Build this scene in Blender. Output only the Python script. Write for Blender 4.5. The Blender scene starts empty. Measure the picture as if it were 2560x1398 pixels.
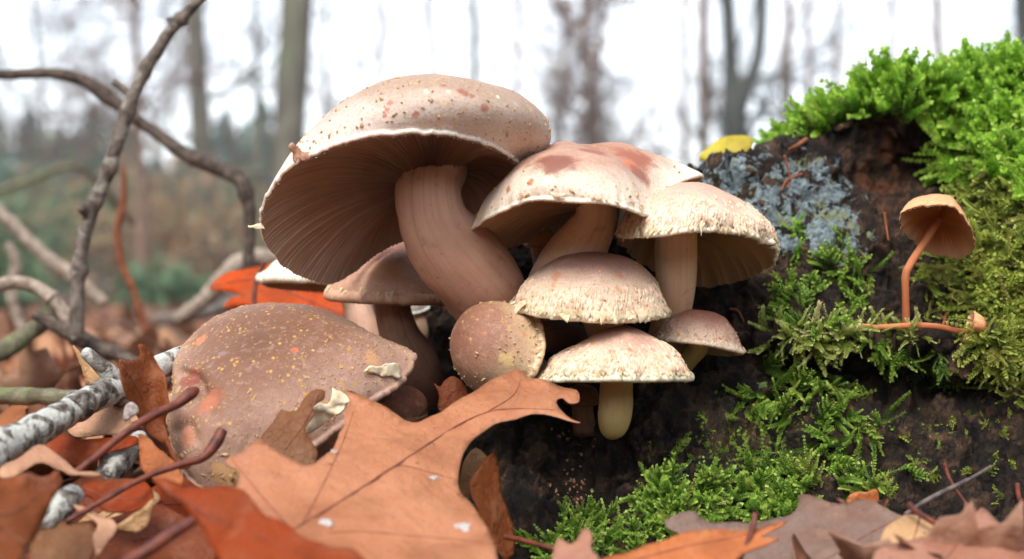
import bpy, math, random
import numpy as np
from mathutils import Vector, Matrix, geometry
from mathutils.bvhtree import BVHTree

# ------------------------------------------------------------------ camera, sky, sun
F, HORY, CH = 3703.0, 740.0, 0.07          # focal length in photo pixels, eye-level row, lens height (m)
scn = bpy.context.scene
col = scn.collection
cam_d = bpy.data.cameras.new('camera'); cam = bpy.data.objects.new('camera', cam_d); col.objects.link(cam)
cam.location = (0, 0, CH); cam.rotation_euler = (math.radians(90), 0, 0)
cam_d.sensor_width = 23.5; cam_d.lens = 23.5*F/2560
cam_d.shift_y = (HORY-699)/2560
cam_d.clip_start = 0.01; cam_d.clip_end = 3000
cam_d.dof.use_dof = True; cam_d.dof.focus_distance = 0.428
cam_d.dof.aperture_fstop = 7.1; cam_d.dof.aperture_blades = 7
scn.camera = cam

SUN_EL, SUN_AZ = 50.0, 200.0               # azimuth clockwise from +Y: behind the camera, a little to its left
wd = bpy.data.worlds.new('World'); scn.world = wd; wd.use_nodes = True
wn = wd.node_tree.nodes; wl = wd.node_tree.links
bgn = wn['Background']; bgn.inputs['Strength'].default_value = 0.15
skyn = wn.new('ShaderNodeTexSky'); skyn.sky_type = 'NISHITA'; skyn.sun_disc = False
skyn.sun_elevation = math.radians(SUN_EL); skyn.sun_rotation = math.radians(SUN_AZ)
skyn.air_density = 1.0; skyn.dust_density = 1.0; skyn.ozone_density = 1.0
hs = wn.new('ShaderNodeHueSaturation'); hs.inputs['Saturation'].default_value = 0.30
wl.new(skyn.outputs[0], hs.inputs['Color']); wl.new(hs.outputs[0], bgn.inputs['Color'])
sun_d = bpy.data.lights.new('sun', 'SUN'); sun_d.energy = 1.3; sun_d.angle = math.radians(25); sun_d.color = (1.0, .95, .88)
sun = bpy.data.objects.new('sun', sun_d); col.objects.link(sun)
el, az = math.radians(SUN_EL), math.radians(SUN_AZ)
sdir = Vector((math.sin(az)*math.cos(el), math.cos(az)*math.cos(el), math.sin(el)))
sun.rotation_euler = sdir.to_track_quat('Z', 'Y').to_euler(); sun.location = (0, -2, 4)

scn.render.engine = 'CYCLES'
scn.cycles.use_denoising = True
scn.cycles.use_adaptive_sampling = False
scn.cycles.max_bounces = 7; scn.cycles.diffuse_bounces = 3; scn.cycles.glossy_bounces = 2; scn.cycles.transmission_bounces = 5; scn.cycles.transparent_max_bounces = 4
scn.cycles.caustics_reflective = False; scn.cycles.caustics_refractive = False
scn.view_settings.view_transform = 'Standard'; scn.view_settings.look = 'None'
scn.view_settings.exposure = 1.55; scn.view_settings.gamma = 1.0
scn.view_settings.use_curve_mapping = False

# ------------------------------------------------------------------ helpers
rng = np.random.default_rng(7); random.seed(7)
def W(px, py, d): return np.array((d*(px-1280)/F, d, CH + d*(HORY-py)/F))
def PX(r, d): return r*d/F                 # a length in photo pixels at depth d, in metres

_perm = np.random.default_rng(3).permutation(256); _perm = np.concatenate([_perm]*3)
_grad = np.random.default_rng(4).normal(size=(256, 3)); _grad /= np.linalg.norm(_grad, axis=1)[:, None]
def pnoise(p):
    p = np.asarray(p, float); i = np.floor(p).astype(int); f = p-i; i &= 255
    w = f*f*f*(f*(f*6-15)+10); out = 0
    for dx in (0, 1):
        for dy in (0, 1):
            for dz in (0, 1):
                h = _perm[_perm[_perm[(i[..., 0]+dx) & 255]+((i[..., 1]+dy) & 255)]+((i[..., 2]+dz) & 255)]
                g = _grad[h]; v = ((f-np.array((dx, dy, dz)))*g).sum(-1)
                k = (w[..., 0] if dx else 1-w[..., 0])*(w[..., 1] if dy else 1-w[..., 1])*(w[..., 2] if dz else 1-w[..., 2])
                out = out+k*v
    return out*1.6
def fbm(p, oct=4, gain=.5):
    p = np.asarray(p, float); a, s = 1.0, 0
    for o in range(oct): s = s+a*pnoise(p*(2**o)+o*17.3); a *= gain
    return s

def link(o, parent=None):
    col.objects.link(o)
    if parent is not None:
        o.parent = parent; o.matrix_parent_inverse = Matrix.Translation(parent.location).inverted()
    return o
def mesh_np(name, V, Fc, uv=None, smooth=True, mi=None, attrs=None):
    """V (n,3); Fc: an (m,k) array or a list of such arrays; uv per vertex; attrs: name -> float per vertex"""
    me = bpy.data.meshes.new(name)
    V = np.ascontiguousarray(V, np.float32).reshape(-1, 3)
    Fs = Fc if isinstance(Fc, list) else [Fc]
    Fs = [np.asarray(f, np.int32) for f in Fs if len(f)]
    lt = np.concatenate([np.full(len(f), f.shape[1], np.int32) for f in Fs])
    li = np.concatenate([f.ravel() for f in Fs])
    ls = np.concatenate([[0], np.cumsum(lt)[:-1]]).astype(np.int32)
    me.vertices.add(len(V)); me.vertices.foreach_set('co', V.ravel())
    me.loops.add(len(li)); me.loops.foreach_set('vertex_index', li)
    me.polygons.add(len(lt)); me.polygons.foreach_set('loop_start', ls); me.polygons.foreach_set('loop_total', lt)
    if mi is not None: me.polygons.foreach_set('material_index', np.asarray(mi, np.int32))
    me.polygons.foreach_set('use_smooth', np.full(len(lt), smooth))
    if uv is not None:
        l = me.uv_layers.new(name='UVMap'); l.data.foreach_set('uv', np.asarray(uv, np.float32)[li].ravel())
    for k, a in (attrs or {}).items():
        at = me.attributes.new(k, 'FLOAT', 'POINT'); at.data.foreach_set('value', np.asarray(a, np.float32))
    me.update(calc_edges=True); me.validate()
    return me
def obj(name, me, mats, parent=None, kind=None):
    for m in (mats if isinstance(mats, (list, tuple)) else [mats]): me.materials.append(m)
    o = bpy.data.objects.new(name, me); link(o, parent)
    if kind: o['kind'] = kind
    return o
def tag(o, label, cat, group=None, kind=None):
    o['label'] = label; o['category'] = cat
    if group: o['group'] = group
    if kind: o['kind'] = kind
    return o
def thing(name, loc, label, cat, group=None):
    o = bpy.data.objects.new(name, None); o.empty_display_size = .01
    o.location = tuple(loc); link(o); return tag(o, label, cat, group)
def grid_faces(nr, nt, wrap=True, off=0, flip=False):
    r = np.arange(nr-1)[:, None]; t = np.arange(nt if wrap else nt-1)[None]
    a = r*nt+t; b = r*nt+(t+1) % nt; c = (r+1)*nt+(t+1) % nt; d = (r+1)*nt+t
    q = np.stack([a, b, c, d], -1).reshape(-1, 4)+off
    return q[:, ::-1] if flip else q
def cr(P, n, closed=False):
    """Catmull-Rom through rows of P, n samples"""
    P = np.asarray(P, float); m = len(P)
    if closed: t = np.arange(n)/n*m
    else: t = np.linspace(0, m-1-1e-9, n)
    i = np.floor(t).astype(int); f = (t-i)[:, None]
    idx = (lambda k: P[(i+k) % m]) if closed else (lambda k: P[np.clip(i+k, 0, m-1)])
    a, b, c, d = idx(-1), idx(0), idx(1), idx(2)
    return .5*(2*b+(c-a)*f+(2*a-5*b+4*c-d)*f*f+(3*b-a-3*c+d)*f**3)
def unit(v): return v/(np.linalg.norm(v, axis=-1, keepdims=True)+1e-12)
def tube_arrays(P, R, ns=12, bump=0, freq=80, seed=0, caps=True):
    """swept tube: returns V, quads, uv"""
    P = np.asarray(P, float); R = np.asarray(R, float); n = len(P)
    T = unit(np.gradient(P, axis=0))
    ref = np.array((0, 0, 1.)) if abs(T[0][2]) < .9 else np.array((1., 0, 0))
    N = np.zeros_like(P); N[0] = unit(np.cross(T[0], ref))
    for k in range(1, n):
        v = N[k-1]-T[k]*(N[k-1]@T[k]); N[k] = unit(v)
    B = np.cross(T, N)
    a = np.arange(ns)/ns*2*math.pi
    dirs = N[:, None]*np.cos(a)[None, :, None]+B[:, None]*np.sin(a)[None, :, None]
    r = R[:, None]*np.ones((1, ns))
    if bump:
        q = P[:, None]+dirs*r[..., None]
        r = r*(1+bump*fbm(q*freq+seed, 3))
    V = P[:, None]+dirs*r[..., None]
    uv = np.stack([np.broadcast_to(a/(2*math.pi), (n, ns)), np.broadcast_to(np.linspace(0, 1, n)[:, None], (n, ns))], -1).reshape(-1, 2)
    Fq = [grid_faces(n, ns)]
    V = V.reshape(-1, 3)
    if caps:
        b = len(V); V = np.vstack([V, P[0]-T[0]*R[0]*.25, P[-1]+T[-1]*R[-1]*.25]); uv = np.vstack([uv, [.5, 0], [.5, 1]])
        j = np.arange(ns); k = (j+1) % ns; e = (n-1)*ns
        Fq += [np.stack([np.full(ns, b), k, j], -1), np.stack([np.full(ns, b+1), e+j, e+k], -1)]
    return V, Fq, uv
def join(parts):
    Vs, Fs, us, off = [], [], [], 0
    for V, Fq, uv in parts:
        Vs.append(V); us.append(uv)
        for f in (Fq if isinstance(Fq, list) else [Fq]): Fs.append(np.asarray(f)+off)
        off += len(V)
    return np.vstack(Vs), Fs, np.vstack(us)
def tube_px(pts, n=40, ns=14, **k):
    """pts: (px, py, depth, radius in photo pixels at that depth)"""
    A = np.array([list(W(p[0], p[1], p[2]))+[PX(p[3], p[2])] for p in pts])
    S = cr(A, n); return tube_arrays(S[:, :3], np.maximum(S[:, 3], 1e-5), ns, **k)

# ------------------------------------------------------------------ materials
def lin(r, g, b):
    f = lambda c: (c/255/12.92 if c/255 <= .04045 else ((c/255+.055)/1.055)**2.4)
    return (f(r), f(g), f(b), 1)
class NT:
    def __init__(s, name):
        s.m = bpy.data.materials.new(name); s.m.use_nodes = True; s.t = s.m.node_tree
        s.b = s.t.nodes['Principled BSDF']; s.out = s.t.nodes['Material Output']
    def n(s, typ, **k):
        x = s.t.nodes.new(typ)
        for a, v in k.items():
            if hasattr(x, a): setattr(x, a, v)
        return x
    def l(s, a, b): s.t.links.new(a, b)
    def val(s, sock, v):
        if hasattr(v, 'links') or hasattr(v, 'is_linked'): s.l(v, sock)
        else: sock.default_value = v
    def mix(s, fac, a, b, blend='MIX'):
        x = s.n('ShaderNodeMix', data_type='RGBA', blend_type=blend)
        s.val(x.inputs[0], fac); s.val(x.inputs[6], a); s.val(x.inputs[7], b); return x.outputs[2]
    def math(s, op, a, b=0.0, c=0.0, clamp=False):
        x = s.n('ShaderNodeMath', operation=op, use_clamp=clamp)
        s.val(x.inputs[0], a); s.val(x.inputs[1], b); s.val(x.inputs[2], c); return x.outputs[0]
    def noise(s, vec, scale, detail=3, rough=.55, dist=0.0):
        x = s.n('ShaderNodeTexNoise'); s.val(x.inputs['Scale'], scale); x.inputs['Detail'].default_value = detail
        x.inputs['Roughness'].default_value = rough; x.inputs['Distortion'].default_value = dist
        if vec is not None: s.l(vec, x.inputs['Vector'])
        return x.outputs['Fac']
    def voro(s, vec, scale, feature='F1'):
        x = s.n('ShaderNodeTexVoronoi', feature=feature); s.val(x.inputs['Scale'], scale); s.l(vec, x.inputs['Vector']); return x
    def ramp(s, fac, stops):
        x = s.n('ShaderNodeValToRGB'); e = x.color_ramp.elements
        while len(e) < len(stops): e.new(.5)
        for k, (p, c) in enumerate(stops): e[k].position = p; e[k].color = c if len(c) == 4 else (*c, 1)
        s.l(fac, x.inputs[0]); return x.outputs[0]
    def step(s, v, a, b):
        x = s.n('ShaderNodeMapRange', interpolation_type='SMOOTHSTEP'); s.val(x.inputs[0], v)
        x.inputs[1].default_value = a; x.inputs[2].default_value = b; return x.outputs[0]
    def coord(s, which='Object'): return s.n('ShaderNodeTexCoord').outputs[which]
    def map(s, vec, scale):
        x = s.n('ShaderNodeMapping'); x.inputs['Scale'].default_value = scale; s.l(vec, x.inputs['Vector']); return x.outputs[0]
    def attr(s, name): return s.n('ShaderNodeAttribute', attribute_name=name).outputs['Fac']
    def bump(s, h, strength=.5, dist=.001, prev=None):
        x = s.n('ShaderNodeBump'); x.inputs['Strength'].default_value = strength; x.inputs['Distance'].default_value = dist
        s.l(h, x.inputs['Height'])
        if prev is not None: s.l(prev, x.inputs['Normal'])
        return x.outputs[0]
    def finish(s, colr, rough=.6, normal=None, spec=.4, sss=0, radius=(1, .45, .25), sscale=.003, transl=0):
        s.val(s.b.inputs['Base Color'], colr); s.val(s.b.inputs['Roughness'], rough)
        s.b.inputs['Specular IOR Level'].default_value = spec
        if normal is not None: s.l(normal, s.b.inputs['Normal'])
        if sss:
            s.b.inputs['Subsurface Weight'].default_value = sss
            s.b.inputs['Subsurface Radius'].default_value = radius; s.b.inputs['Subsurface Scale'].default_value = sscale
        if transl:
            tr = s.n('ShaderNodeBsdfTranslucent'); s.val(tr.inputs['Color'], colr)
            if normal is not None: s.l(normal, tr.inputs['Normal'])
            mx = s.n('ShaderNodeMixShader'); mx.inputs[0].default_value = transl
            s.l(s.b.outputs[0], mx.inputs[1]); s.l(tr.outputs[0], mx.inputs[2]); s.l(mx.outputs[0], s.out.inputs['Surface'])
        return s.m

def cap_mat(name, centre, mid, edge, spots=(), fleck=.0, fleck_col=lin(205, 165, 95), e0=.55, e1=.97, fib=.5, sharp=(1.35, .55, .72)):
    """cap skin: colour runs from centre to margin, radial fibrils, blotches; spots: (x, y, z, radius, colour)"""
    s = NT(name); uv = s.coord('UV'); ob = s.coord('Object')
    sep = s.n('ShaderNodeSeparateXYZ'); s.l(uv, sep.inputs[0])
    big = s.noise(ob, 60, 3); v = s.math('ADD', sep.outputs[1], s.math('MULTIPLY', s.math('SUBTRACT', big, .5), .28))
    c = s.ramp(v, [(0, centre), (e0, mid), (e1, edge)])
    fibv = s.map(uv, (170, 9, 1)); fn = s.noise(fibv, 1.0, 4, .65)
    c = s.mix(s.math('MULTIPLY', s.step(fn, .45, .75), .38*fib), c, s.mix(.5, c, lin(235, 215, 190)), 'MIX')
    fine = s.noise(ob, 1400, 3, .7)
    c = s.mix(s.math('MULTIPLY', s.step(fine, .50, .70), .6), c, s.mix(.6, c, lin(96, 52, 38)))
    mid_ = s.noise(ob, 480, 4, .7, .4); c = s.mix(s.math('MULTIPLY', s.step(mid_, .52, .7), .4), c, s.mix(.5, c, lin(236, 206, 180)))
    bl = s.noise(ob, 150, 4, .6, .8)
    c = s.mix(s.math('MULTIPLY', s.step(bl, .52, .72), .35), c, s.mix(.55, c, lin(140, 84, 62)))
    if fleck:
        vo = s.voro(ob, 520); m = s.math('MULTIPLY', s.step(vo.outputs['Distance'], .34, .16), s.step(s.noise(ob, 260, 2), .5, .58))
        c = s.mix(s.math('MULTIPLY', m, fleck), c, fleck_col)
    for (x, y, z, r, sc) in spots:
        d = s.n('ShaderNodeVectorMath', operation='DISTANCE'); s.l(ob, d.inputs[0]); d.inputs[1].default_value = (x, y, z)
        dd = s.math('ADD', s.math('DIVIDE', d.outputs['Value'], r), s.math('MULTIPLY', s.math('SUBTRACT', s.noise(ob, .9/r, 5, .7), .5), 2.6))
        c = s.mix(s.math('MULTIPLY', s.step(dd, sharp[0], sharp[1]), sharp[2]), c, sc)
    b = s.bump(fn, .22*fib, .0006); b = s.bump(fine, .35, .0004, b); b = s.bump(s.noise(ob, 320, 4, .6), .35, .0009, b)
    return s.finish(c, .58, b, .32, sss=.35, sscale=.0035)
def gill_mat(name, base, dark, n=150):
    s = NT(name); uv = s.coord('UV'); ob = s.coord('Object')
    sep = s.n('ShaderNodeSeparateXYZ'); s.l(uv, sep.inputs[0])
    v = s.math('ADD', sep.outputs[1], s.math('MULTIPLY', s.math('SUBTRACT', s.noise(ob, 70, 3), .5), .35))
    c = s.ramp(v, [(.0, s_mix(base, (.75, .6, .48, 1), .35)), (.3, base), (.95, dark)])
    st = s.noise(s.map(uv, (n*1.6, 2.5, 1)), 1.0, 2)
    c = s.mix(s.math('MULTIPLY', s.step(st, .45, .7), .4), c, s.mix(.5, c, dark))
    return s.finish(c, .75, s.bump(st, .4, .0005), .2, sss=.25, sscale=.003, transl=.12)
def s_mix(a, b, k): return tuple(a[i]*(1-k)+b[i]*k for i in range(3))+(1,)
def stem_mat(name, top, bot, dirt=.5):
    s = NT(name); uv = s.coord('UV'); ob = s.coord('Object')
    sep = s.n('ShaderNodeSeparateXYZ'); s.l(uv, sep.inputs[0])
    v = s.math('ADD', sep.outputs[1], s.math('MULTIPLY', s.math('SUBTRACT', s.noise(ob, 90, 3), .5), .5))
    c = s.ramp(v, [(0.05, top), (.95, bot)])
    st = s.noise(s.map(uv, (34, 1.6, 1)), 1.0, 5, .65)
    c = s.mix(s.math('MULTIPLY', s.step(st, .42, .72), .7), c, s.mix(.7, c, bot))
    d = s.noise(ob, 240, 4, .65, .6)
    c = s.mix(s.math('MULTIPLY', s.step(d, .56, .72), dirt), c, s.mix(.6, c, lin(70, 40, 26)))
    b = s.bump(st, .5, .0008); b = s.bump(s.noise(ob, 900, 3, .6), .3, .0004, b)
    return s.finish(c, .62, b, .3, sss=.3, sscale=.003)
def plain_mat(name, c0, c1, scale=300, rough=.6, bumpd=.0006, sss=0, transl=0, spec=.35, bs=.5):
    s = NT(name); ob = s.coord('Object'); n1 = s.noise(ob, scale, 4, .6)
    c = s.mix(s.step(n1, .38, .66), c0, c1)
    return s.finish(c, rough, s.bump(n1, bs, bumpd), spec, sss=sss, transl=transl)
def leaf_mat(name, stops, transl=.22, rough=.55, under=None, per_object=True):
    """dead leaf: a palette picked per leaf, mottled, fine net of veins, insect specks"""
    s = NT(name); ob = s.coord('Object')
    if per_object:
        c = s.n('ShaderNodeObjectInfo').outputs['Color']
    else: c = stops
    if under: c = s.mix(.6, c, under)
    n1 = s.noise(ob, 55, 4, .6, .4); c = s.mix(s.math('MULTIPLY', s.step(n1, .40, .68), .65), c, s.mix(.55, c, lin(110, 58, 30)))
    n2 = s.noise(ob, 130, 3); c = s.mix(s.math('MULTIPLY', s.step(n2, .5, .7), .2), c, s.mix(.5, c, lin(225, 180, 140)))
    n3 = s.noise(ob, 22, 3, .6); c = s.mix(s.math('MULTIPLY', s.step(n3, .44, .62), .4), c, s.mix(.5, c, lin(150, 76, 36)))
    ve = s.voro(ob, 420, 'DISTANCE_TO_EDGE'); net = s.step(ve.outputs['Distance'], .0, .09)
    c = s.mix(s.math('MULTIPLY', s.math('SUBTRACT', 1.0, net), .16), c, s.mix(.6, c, lin(90, 45, 25)))
    sp = s.noise(ob, 620, 2, .5); c = s.mix(s.math('MULTIPLY', s.step(sp, .70, .76), .8), c, lin(64, 44, 36))
    b = s.bump(net, .3, .0005); b = s.bump(n2, .7, .002, b); b = s.bump(s.noise(ob, 340, 4, .6, .5), .4, .001, b)
    return s.finish(c, rough, b, .22, transl=transl)
def bark_mat(name, c0, c1, c2=None, scale=200, stretch=(1, 1, 1), rough=.8, bs=.8, bd=.002, patch=.55):
    s = NT(name); ob = s.map(s.coord('Object'), stretch)
    n1 = s.noise(ob, scale, 5, .65, .3); c = s.mix(s.step(n1, .36, .66), c0, c1)
    if c2:
        n2 = s.noise(ob, scale*.45, 4, .6, .5); c = s.mix(s.step(n2, patch, patch+.09), c, c2)
    return s.finish(c, rough, s.bump(n1, bs, bd), .25)

# ------------------------------------------------------------------ ground
def ground_h(x, y):
    p = np.stack([np.asarray(x, float), np.asarray(y, float), np.zeros_like(np.asarray(x, float))], -1)
    far = np.clip((np.asarray(y)-1.0)/6, 0, 1)
    return .006*fbm(p*9, 3)-.006+far*.10*fbm(p*.25+5, 3)*np.clip(np.asarray(y)/10, 0, 1)
ys = np.concatenate([-np.geomspace(60, .6, 20), np.linspace(-.5, .1, 8), np.linspace(.16, 1.4, 60), np.geomspace(1.5, 120, 60)])
xs = np.concatenate([-np.geomspace(120, 1.05, 40), np.linspace(-1, 1, 90), np.geomspace(1.05, 120, 40)])
gx, gy = np.meshgrid(xs, ys)
gz = ground_h(gx, gy)
s = NT('forest_soil'); ob = s.coord('Object')
c = s.ramp(s.noise(ob, 30, 5, .65), [(.3, lin(40, 27, 20)), (.5, lin(78, 50, 34)), (.72, lin(128, 88, 62))])
c = s.mix(s.step(s.noise(ob, 1.1, 4, .6), .5, .66), c, lin(84, 88, 62))
M_soil = s.finish(c, .9, s.bump(s.noise(ob, 120, 5, .7), 1.0, .006), .15)
g = obj('ground', mesh_np('ground', np.stack([gx, gy, gz], -1).reshape(-1, 3), grid_faces(len(ys), len(xs), False)), M_soil, kind='structure')
g['label'] = 'brown forest floor under the leaf litter'

# ------------------------------------------------------------------ the log
def smooth01(v, a, b): t = np.clip((v-a)/(b-a), 0, 1); return t*t*(3-2*t)
TOP = np.array([(950, 800), (1050, 720), (1150, 600), (1300, 520), (1500, 470), (1700, 424), (1760, 404), (1850, 376), (1990, 350), (2060, 312), (2200, 270), (2350, 242), (2560, 212), (2800, 195), (3000, 190)])
DEP = np.array([(150, .545), (330, .532), (420, .512), (600, .492), (800, .474), (1000, .457), (1150, .440), (1300, .417), (1400, .402), (1560, .385)])
def log_depth(px, py):
    d = np.interp(py, DEP[:, 0], DEP[:, 1])
    d = d+np.clip((1330-px)/300, 0, 1)**2*.075
    win = smooth01(px, 1870, 1960)*(1-smooth01(px, 2440, 2540))
    yl = 838+(px-2150)*.03
    d = d-win*.020*np.exp(-((py-yl-14)/34)**2)*1.0
    d = d+win*.012*np.exp(-((py-yl-110)/70)**2)
    hol = np.exp(-((px-2290)/150)**2-((py-430)/85)**2); d = d+.042*hol            # dark hollow under the moss cushion
    d = d-.012*smooth01(px, 2350, 2600)*np.exp(-((py-650)/300)**2)                   # moss-hung shoulder
    d = d+.016*np.exp(-((px-1420)/120)**2-((py-1180)/120)**2)                       # recess below the small caps
    return d
cpx = np.linspace(960, 3000, 560); nf = 320
rows = []
for k in range(nf):
    f_ = k/(nf-1); yt = np.interp(cpx, TOP[:, 0], TOP[:, 1]); py = 1560+(yt-1560)*f_
    d = log_depth(cpx, py)
    rows.append(np.stack([d*(cpx-1280)/F, d, CH+d*(HORY-py)/F], -1))
front = np.array(rows)
tz = front[-1]
back = []
for dy, dz in ((.012, .0), (.025, -.0005), (.04, -.002), (.06, -.005), (.08, -.009), (.10, -.016), (.118, -.034), (.13, -.06), (.138, -.09), (.142, -.13), (.144, -.2)):
    b = tz.copy(); b[:, 1] += dy; b[:, 2] += dz; b[:, 2] = np.maximum(b[:, 2], -.03); back.append(b)
G = np.concatenate([front, np.array(back)]); nr = len(G)
PXg = np.broadcast_to(cpx, (nr, len(cpx))).copy(); PYg = HORY-(G[..., 2]-CH)/G[..., 1]*F
du = np.gradient(G, axis=1); dv = np.gradient(G, axis=0); Nn = unit(np.cross(du, dv))
if Nn[80, 260, 1] > 0: Nn = -Nn
n_lo = fbm(G*np.array((38, 38, 30)), 4); n_hi = fbm(G*np.array((170, 170, 110))+9, 4, .6); rid = 1-np.abs(pnoise(G*np.array((95, 95, 60))+3))*2
crk = np.clip(1-np.abs(pnoise(G*np.array((60, 60, 34))+31))*9, 0, 1)
G = G+Nn*(.0050*n_lo+.0026*n_hi+.0014*rid-.0034*crk+.0009*fbm(G*520+5, 3, .6))[..., None]
lich = np.exp(-((PXg-1930)/250)**4-((PYg-510)/165)**4)*1.15+.5*np.exp(-((PXg-2120)/110)**2-((PYg-640)/60)**2)
lich = np.clip(lich, 0, 1)
wood = np.exp(-((PXg-2215)/55)**2-((PYg-430)/120)**2)
alga = np.exp(-((PXg-1880)/220)**2-((PYg-1120)/190)**2)+.7*np.exp(-((PXg-2330)/150)**2-((PYg-1110)/110)**2)
s = NT('log_bark'); ob = s.coord('Object')
n1 = s.noise(ob, 170, 6, .68, .3); c = s.ramp(n1, [(.36, lin(12, 9, 8)), (.5, lin(38, 29, 23)), (.62, lin(82, 60, 44)), (.75, lin(138, 106, 80))])
c = s.mix(s.math('MULTIPLY', s.step(s.noise(ob, 60, 4, .6), .5, .64), .5), c, lin(46, 38, 24))
lm = s.math('MULTIPLY', s.attr('lichen'), 1.0)
vo = s.voro(ob, 330); li = s.math('ADD', s.noise(ob, 150, 5, .72, .6), s.math('MULTIPLY', s.math('SUBTRACT', lm, 1.0), .42))
lmask = s.step(li, .455, .50)
lcol = s.ramp(s.noise(ob, 380, 4, .7), [(.3, lin(70, 80, 84)), (.55, lin(134, 148, 152)), (.75, lin(176, 188, 190))])
lcol = s.mix(s.step(s.noise(ob, 90, 3), .56, .66), lcol, lin(128, 134, 100))
c = s.mix(lmask, c, lcol)
c = s.mix(s.math('MULTIPLY', s.attr('wood'), s.step(s.noise(s.map(ob, (1, 1, .25)), 260, 4), .4, .65)), c, lin(112, 66, 40))
ag = s.math('ADD', s.noise(ob, 300, 5, .7), s.math('MULTIPLY', s.math('SUBTRACT', s.attr('alga'), 1.0), .22))
c = s.mix(s.step(ag, .50, .57), c, s.mix(s.noise(ob, 700, 2), lin(70, 92, 26), lin(140, 158, 62)))
b = s.bump(n1, .9, .003); b = s.bump(s.noise(ob, 600, 5, .7), .8, .0014, b); b = s.bump(s.math('MULTIPLY', lmask, s.noise(ob, 800, 3)), .8, .0012, b)
M_log = s.finish(c, s.math('ADD', .6, s.math('MULTIPLY', n1, .3)), b, .22)
log_root = thing('mossy_log', (0.12, .5, 0), 'dark rotting log with grey lichen and moss, carrying the mushroom cluster', 'log')
log_me = mesh_np('bark', G.reshape(-1, 3), grid_faces(nr, len(cpx), False), attrs=dict(lichen=lich.ravel(), wood=wood.ravel(), alga=alga.ravel()))
log_o = obj('bark', log_me, M_log, log_root)
gq = grid_faces(nr, len(cpx), False)
LOGBVH = BVHTree.FromPolygons([Vector(v) for v in G.reshape(-1, 3)], gq.tolist())
EYE = Vector((0, 0, CH))
def log_hit(px, py):
    r = LOGBVH.ray_cast(EYE, (Vector(W(px, py, 1.0))-EYE).normalized())
    return (None, None) if r[0] is None else (np.array(r[0]), np.array(r[1]) if r[1].y < 0 or r[1].z > .3 else -np.array(r[1]))
# left cut end of the log: a rough disc closing the bark sheet
e = G[:, 0, :]; cen = e.mean(0); k = len(e)
endV = [cen*1.0]; 
ring = np.concatenate([e*(1-f_)+cen*f_+np.array((-.004*f_, 0, 0)) for f_ in (0.0, .35, .7)])
ring = ring+.002*np.stack([fbm(ring*120, 3)]*3, -1)
obj('cut_end', mesh_np('cut_end', np.vstack([ring, cen]), [grid_faces(3, k, True), np.stack([np.full(k, 3*k), 2*k+np.arange(k), 2*k+(np.arange(k)+1) % k], -1)],
    attrs=dict(lichen=np.zeros(3*k+1), wood=np.zeros(3*k+1), alga=np.zeros(3*k+1))), M_log, log_root)

# ------------------------------------------------------------------ mushrooms
M_fringe = plain_mat('veil_shreds', lin(226, 205, 160), lin(240, 228, 205), 500, .7, .0004, sss=.0, transl=.25)
M_fleck = plain_mat('yellow_flecks', lin(172, 134, 90), lin(204, 170, 124), 700, .7, .0003)
M_fib = plain_mat('pale_fibrils', lin(206, 170, 142), lin(230, 204, 176), 500, .7, .0003)
M_torn = plain_mat('torn_flesh', lin(236, 212, 170), lin(248, 234, 208), 420, .65, .0006, transl=.15)

class Cap: pass
class CM:
    def __init__(s, *a, **k): s.a, s.k = list(a), k
    def build(s, C):
        sp = s.a[4] if len(s.a) > 4 else ()
        q = C.P.reshape(-1, 3); bv = BVHTree.FromPolygons([Vector(v) for v in q], grid_faces(len(C.P), C.P.shape[1]).tolist()); out = []
        for (px, py, rp, c_) in sp:
            h = bv.ray_cast(EYE, (Vector(W(px, py, 1.0))-EYE).normalized())
            if h[0] is not None: out.append((*h[0], PX(rp, h[0].y), c_))
        a = s.a[:4]+[out]+s.a[5:]; return cap_mat(*a, **s.k)
def fit_axis(R, A):
    c = R.mean(0); u, sv, vt = np.linalg.svd(R-c); n = vt[2]
    return n if n@(A-c) > 0 else -n
def rim_circle(cx, cy, d, rpx, pitch=0, roll=0, n=24, ry=1.0, wob=(), yaw=0):
    """round rim: pitch tips the top towards the lens, roll leans it clockwise in the picture"""
    r = PX(rpx, d); a = np.arange(n)/n*2*math.pi
    rr = r*(1+sum(am*np.cos(k*a+ph) for k, am, ph in wob)) if wob else r*np.ones(n)
    L = np.stack([rr*np.cos(a), rr*ry*np.sin(a), np.zeros(n)], -1)
    m = np.array((Matrix.Rotation(math.radians(roll), 3, 'Y') @ Matrix.Rotation(math.radians(pitch), 3, 'X')))
    return W(cx, cy, d)+L@m.T, m@np.array((0, 0, 1.))
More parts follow.
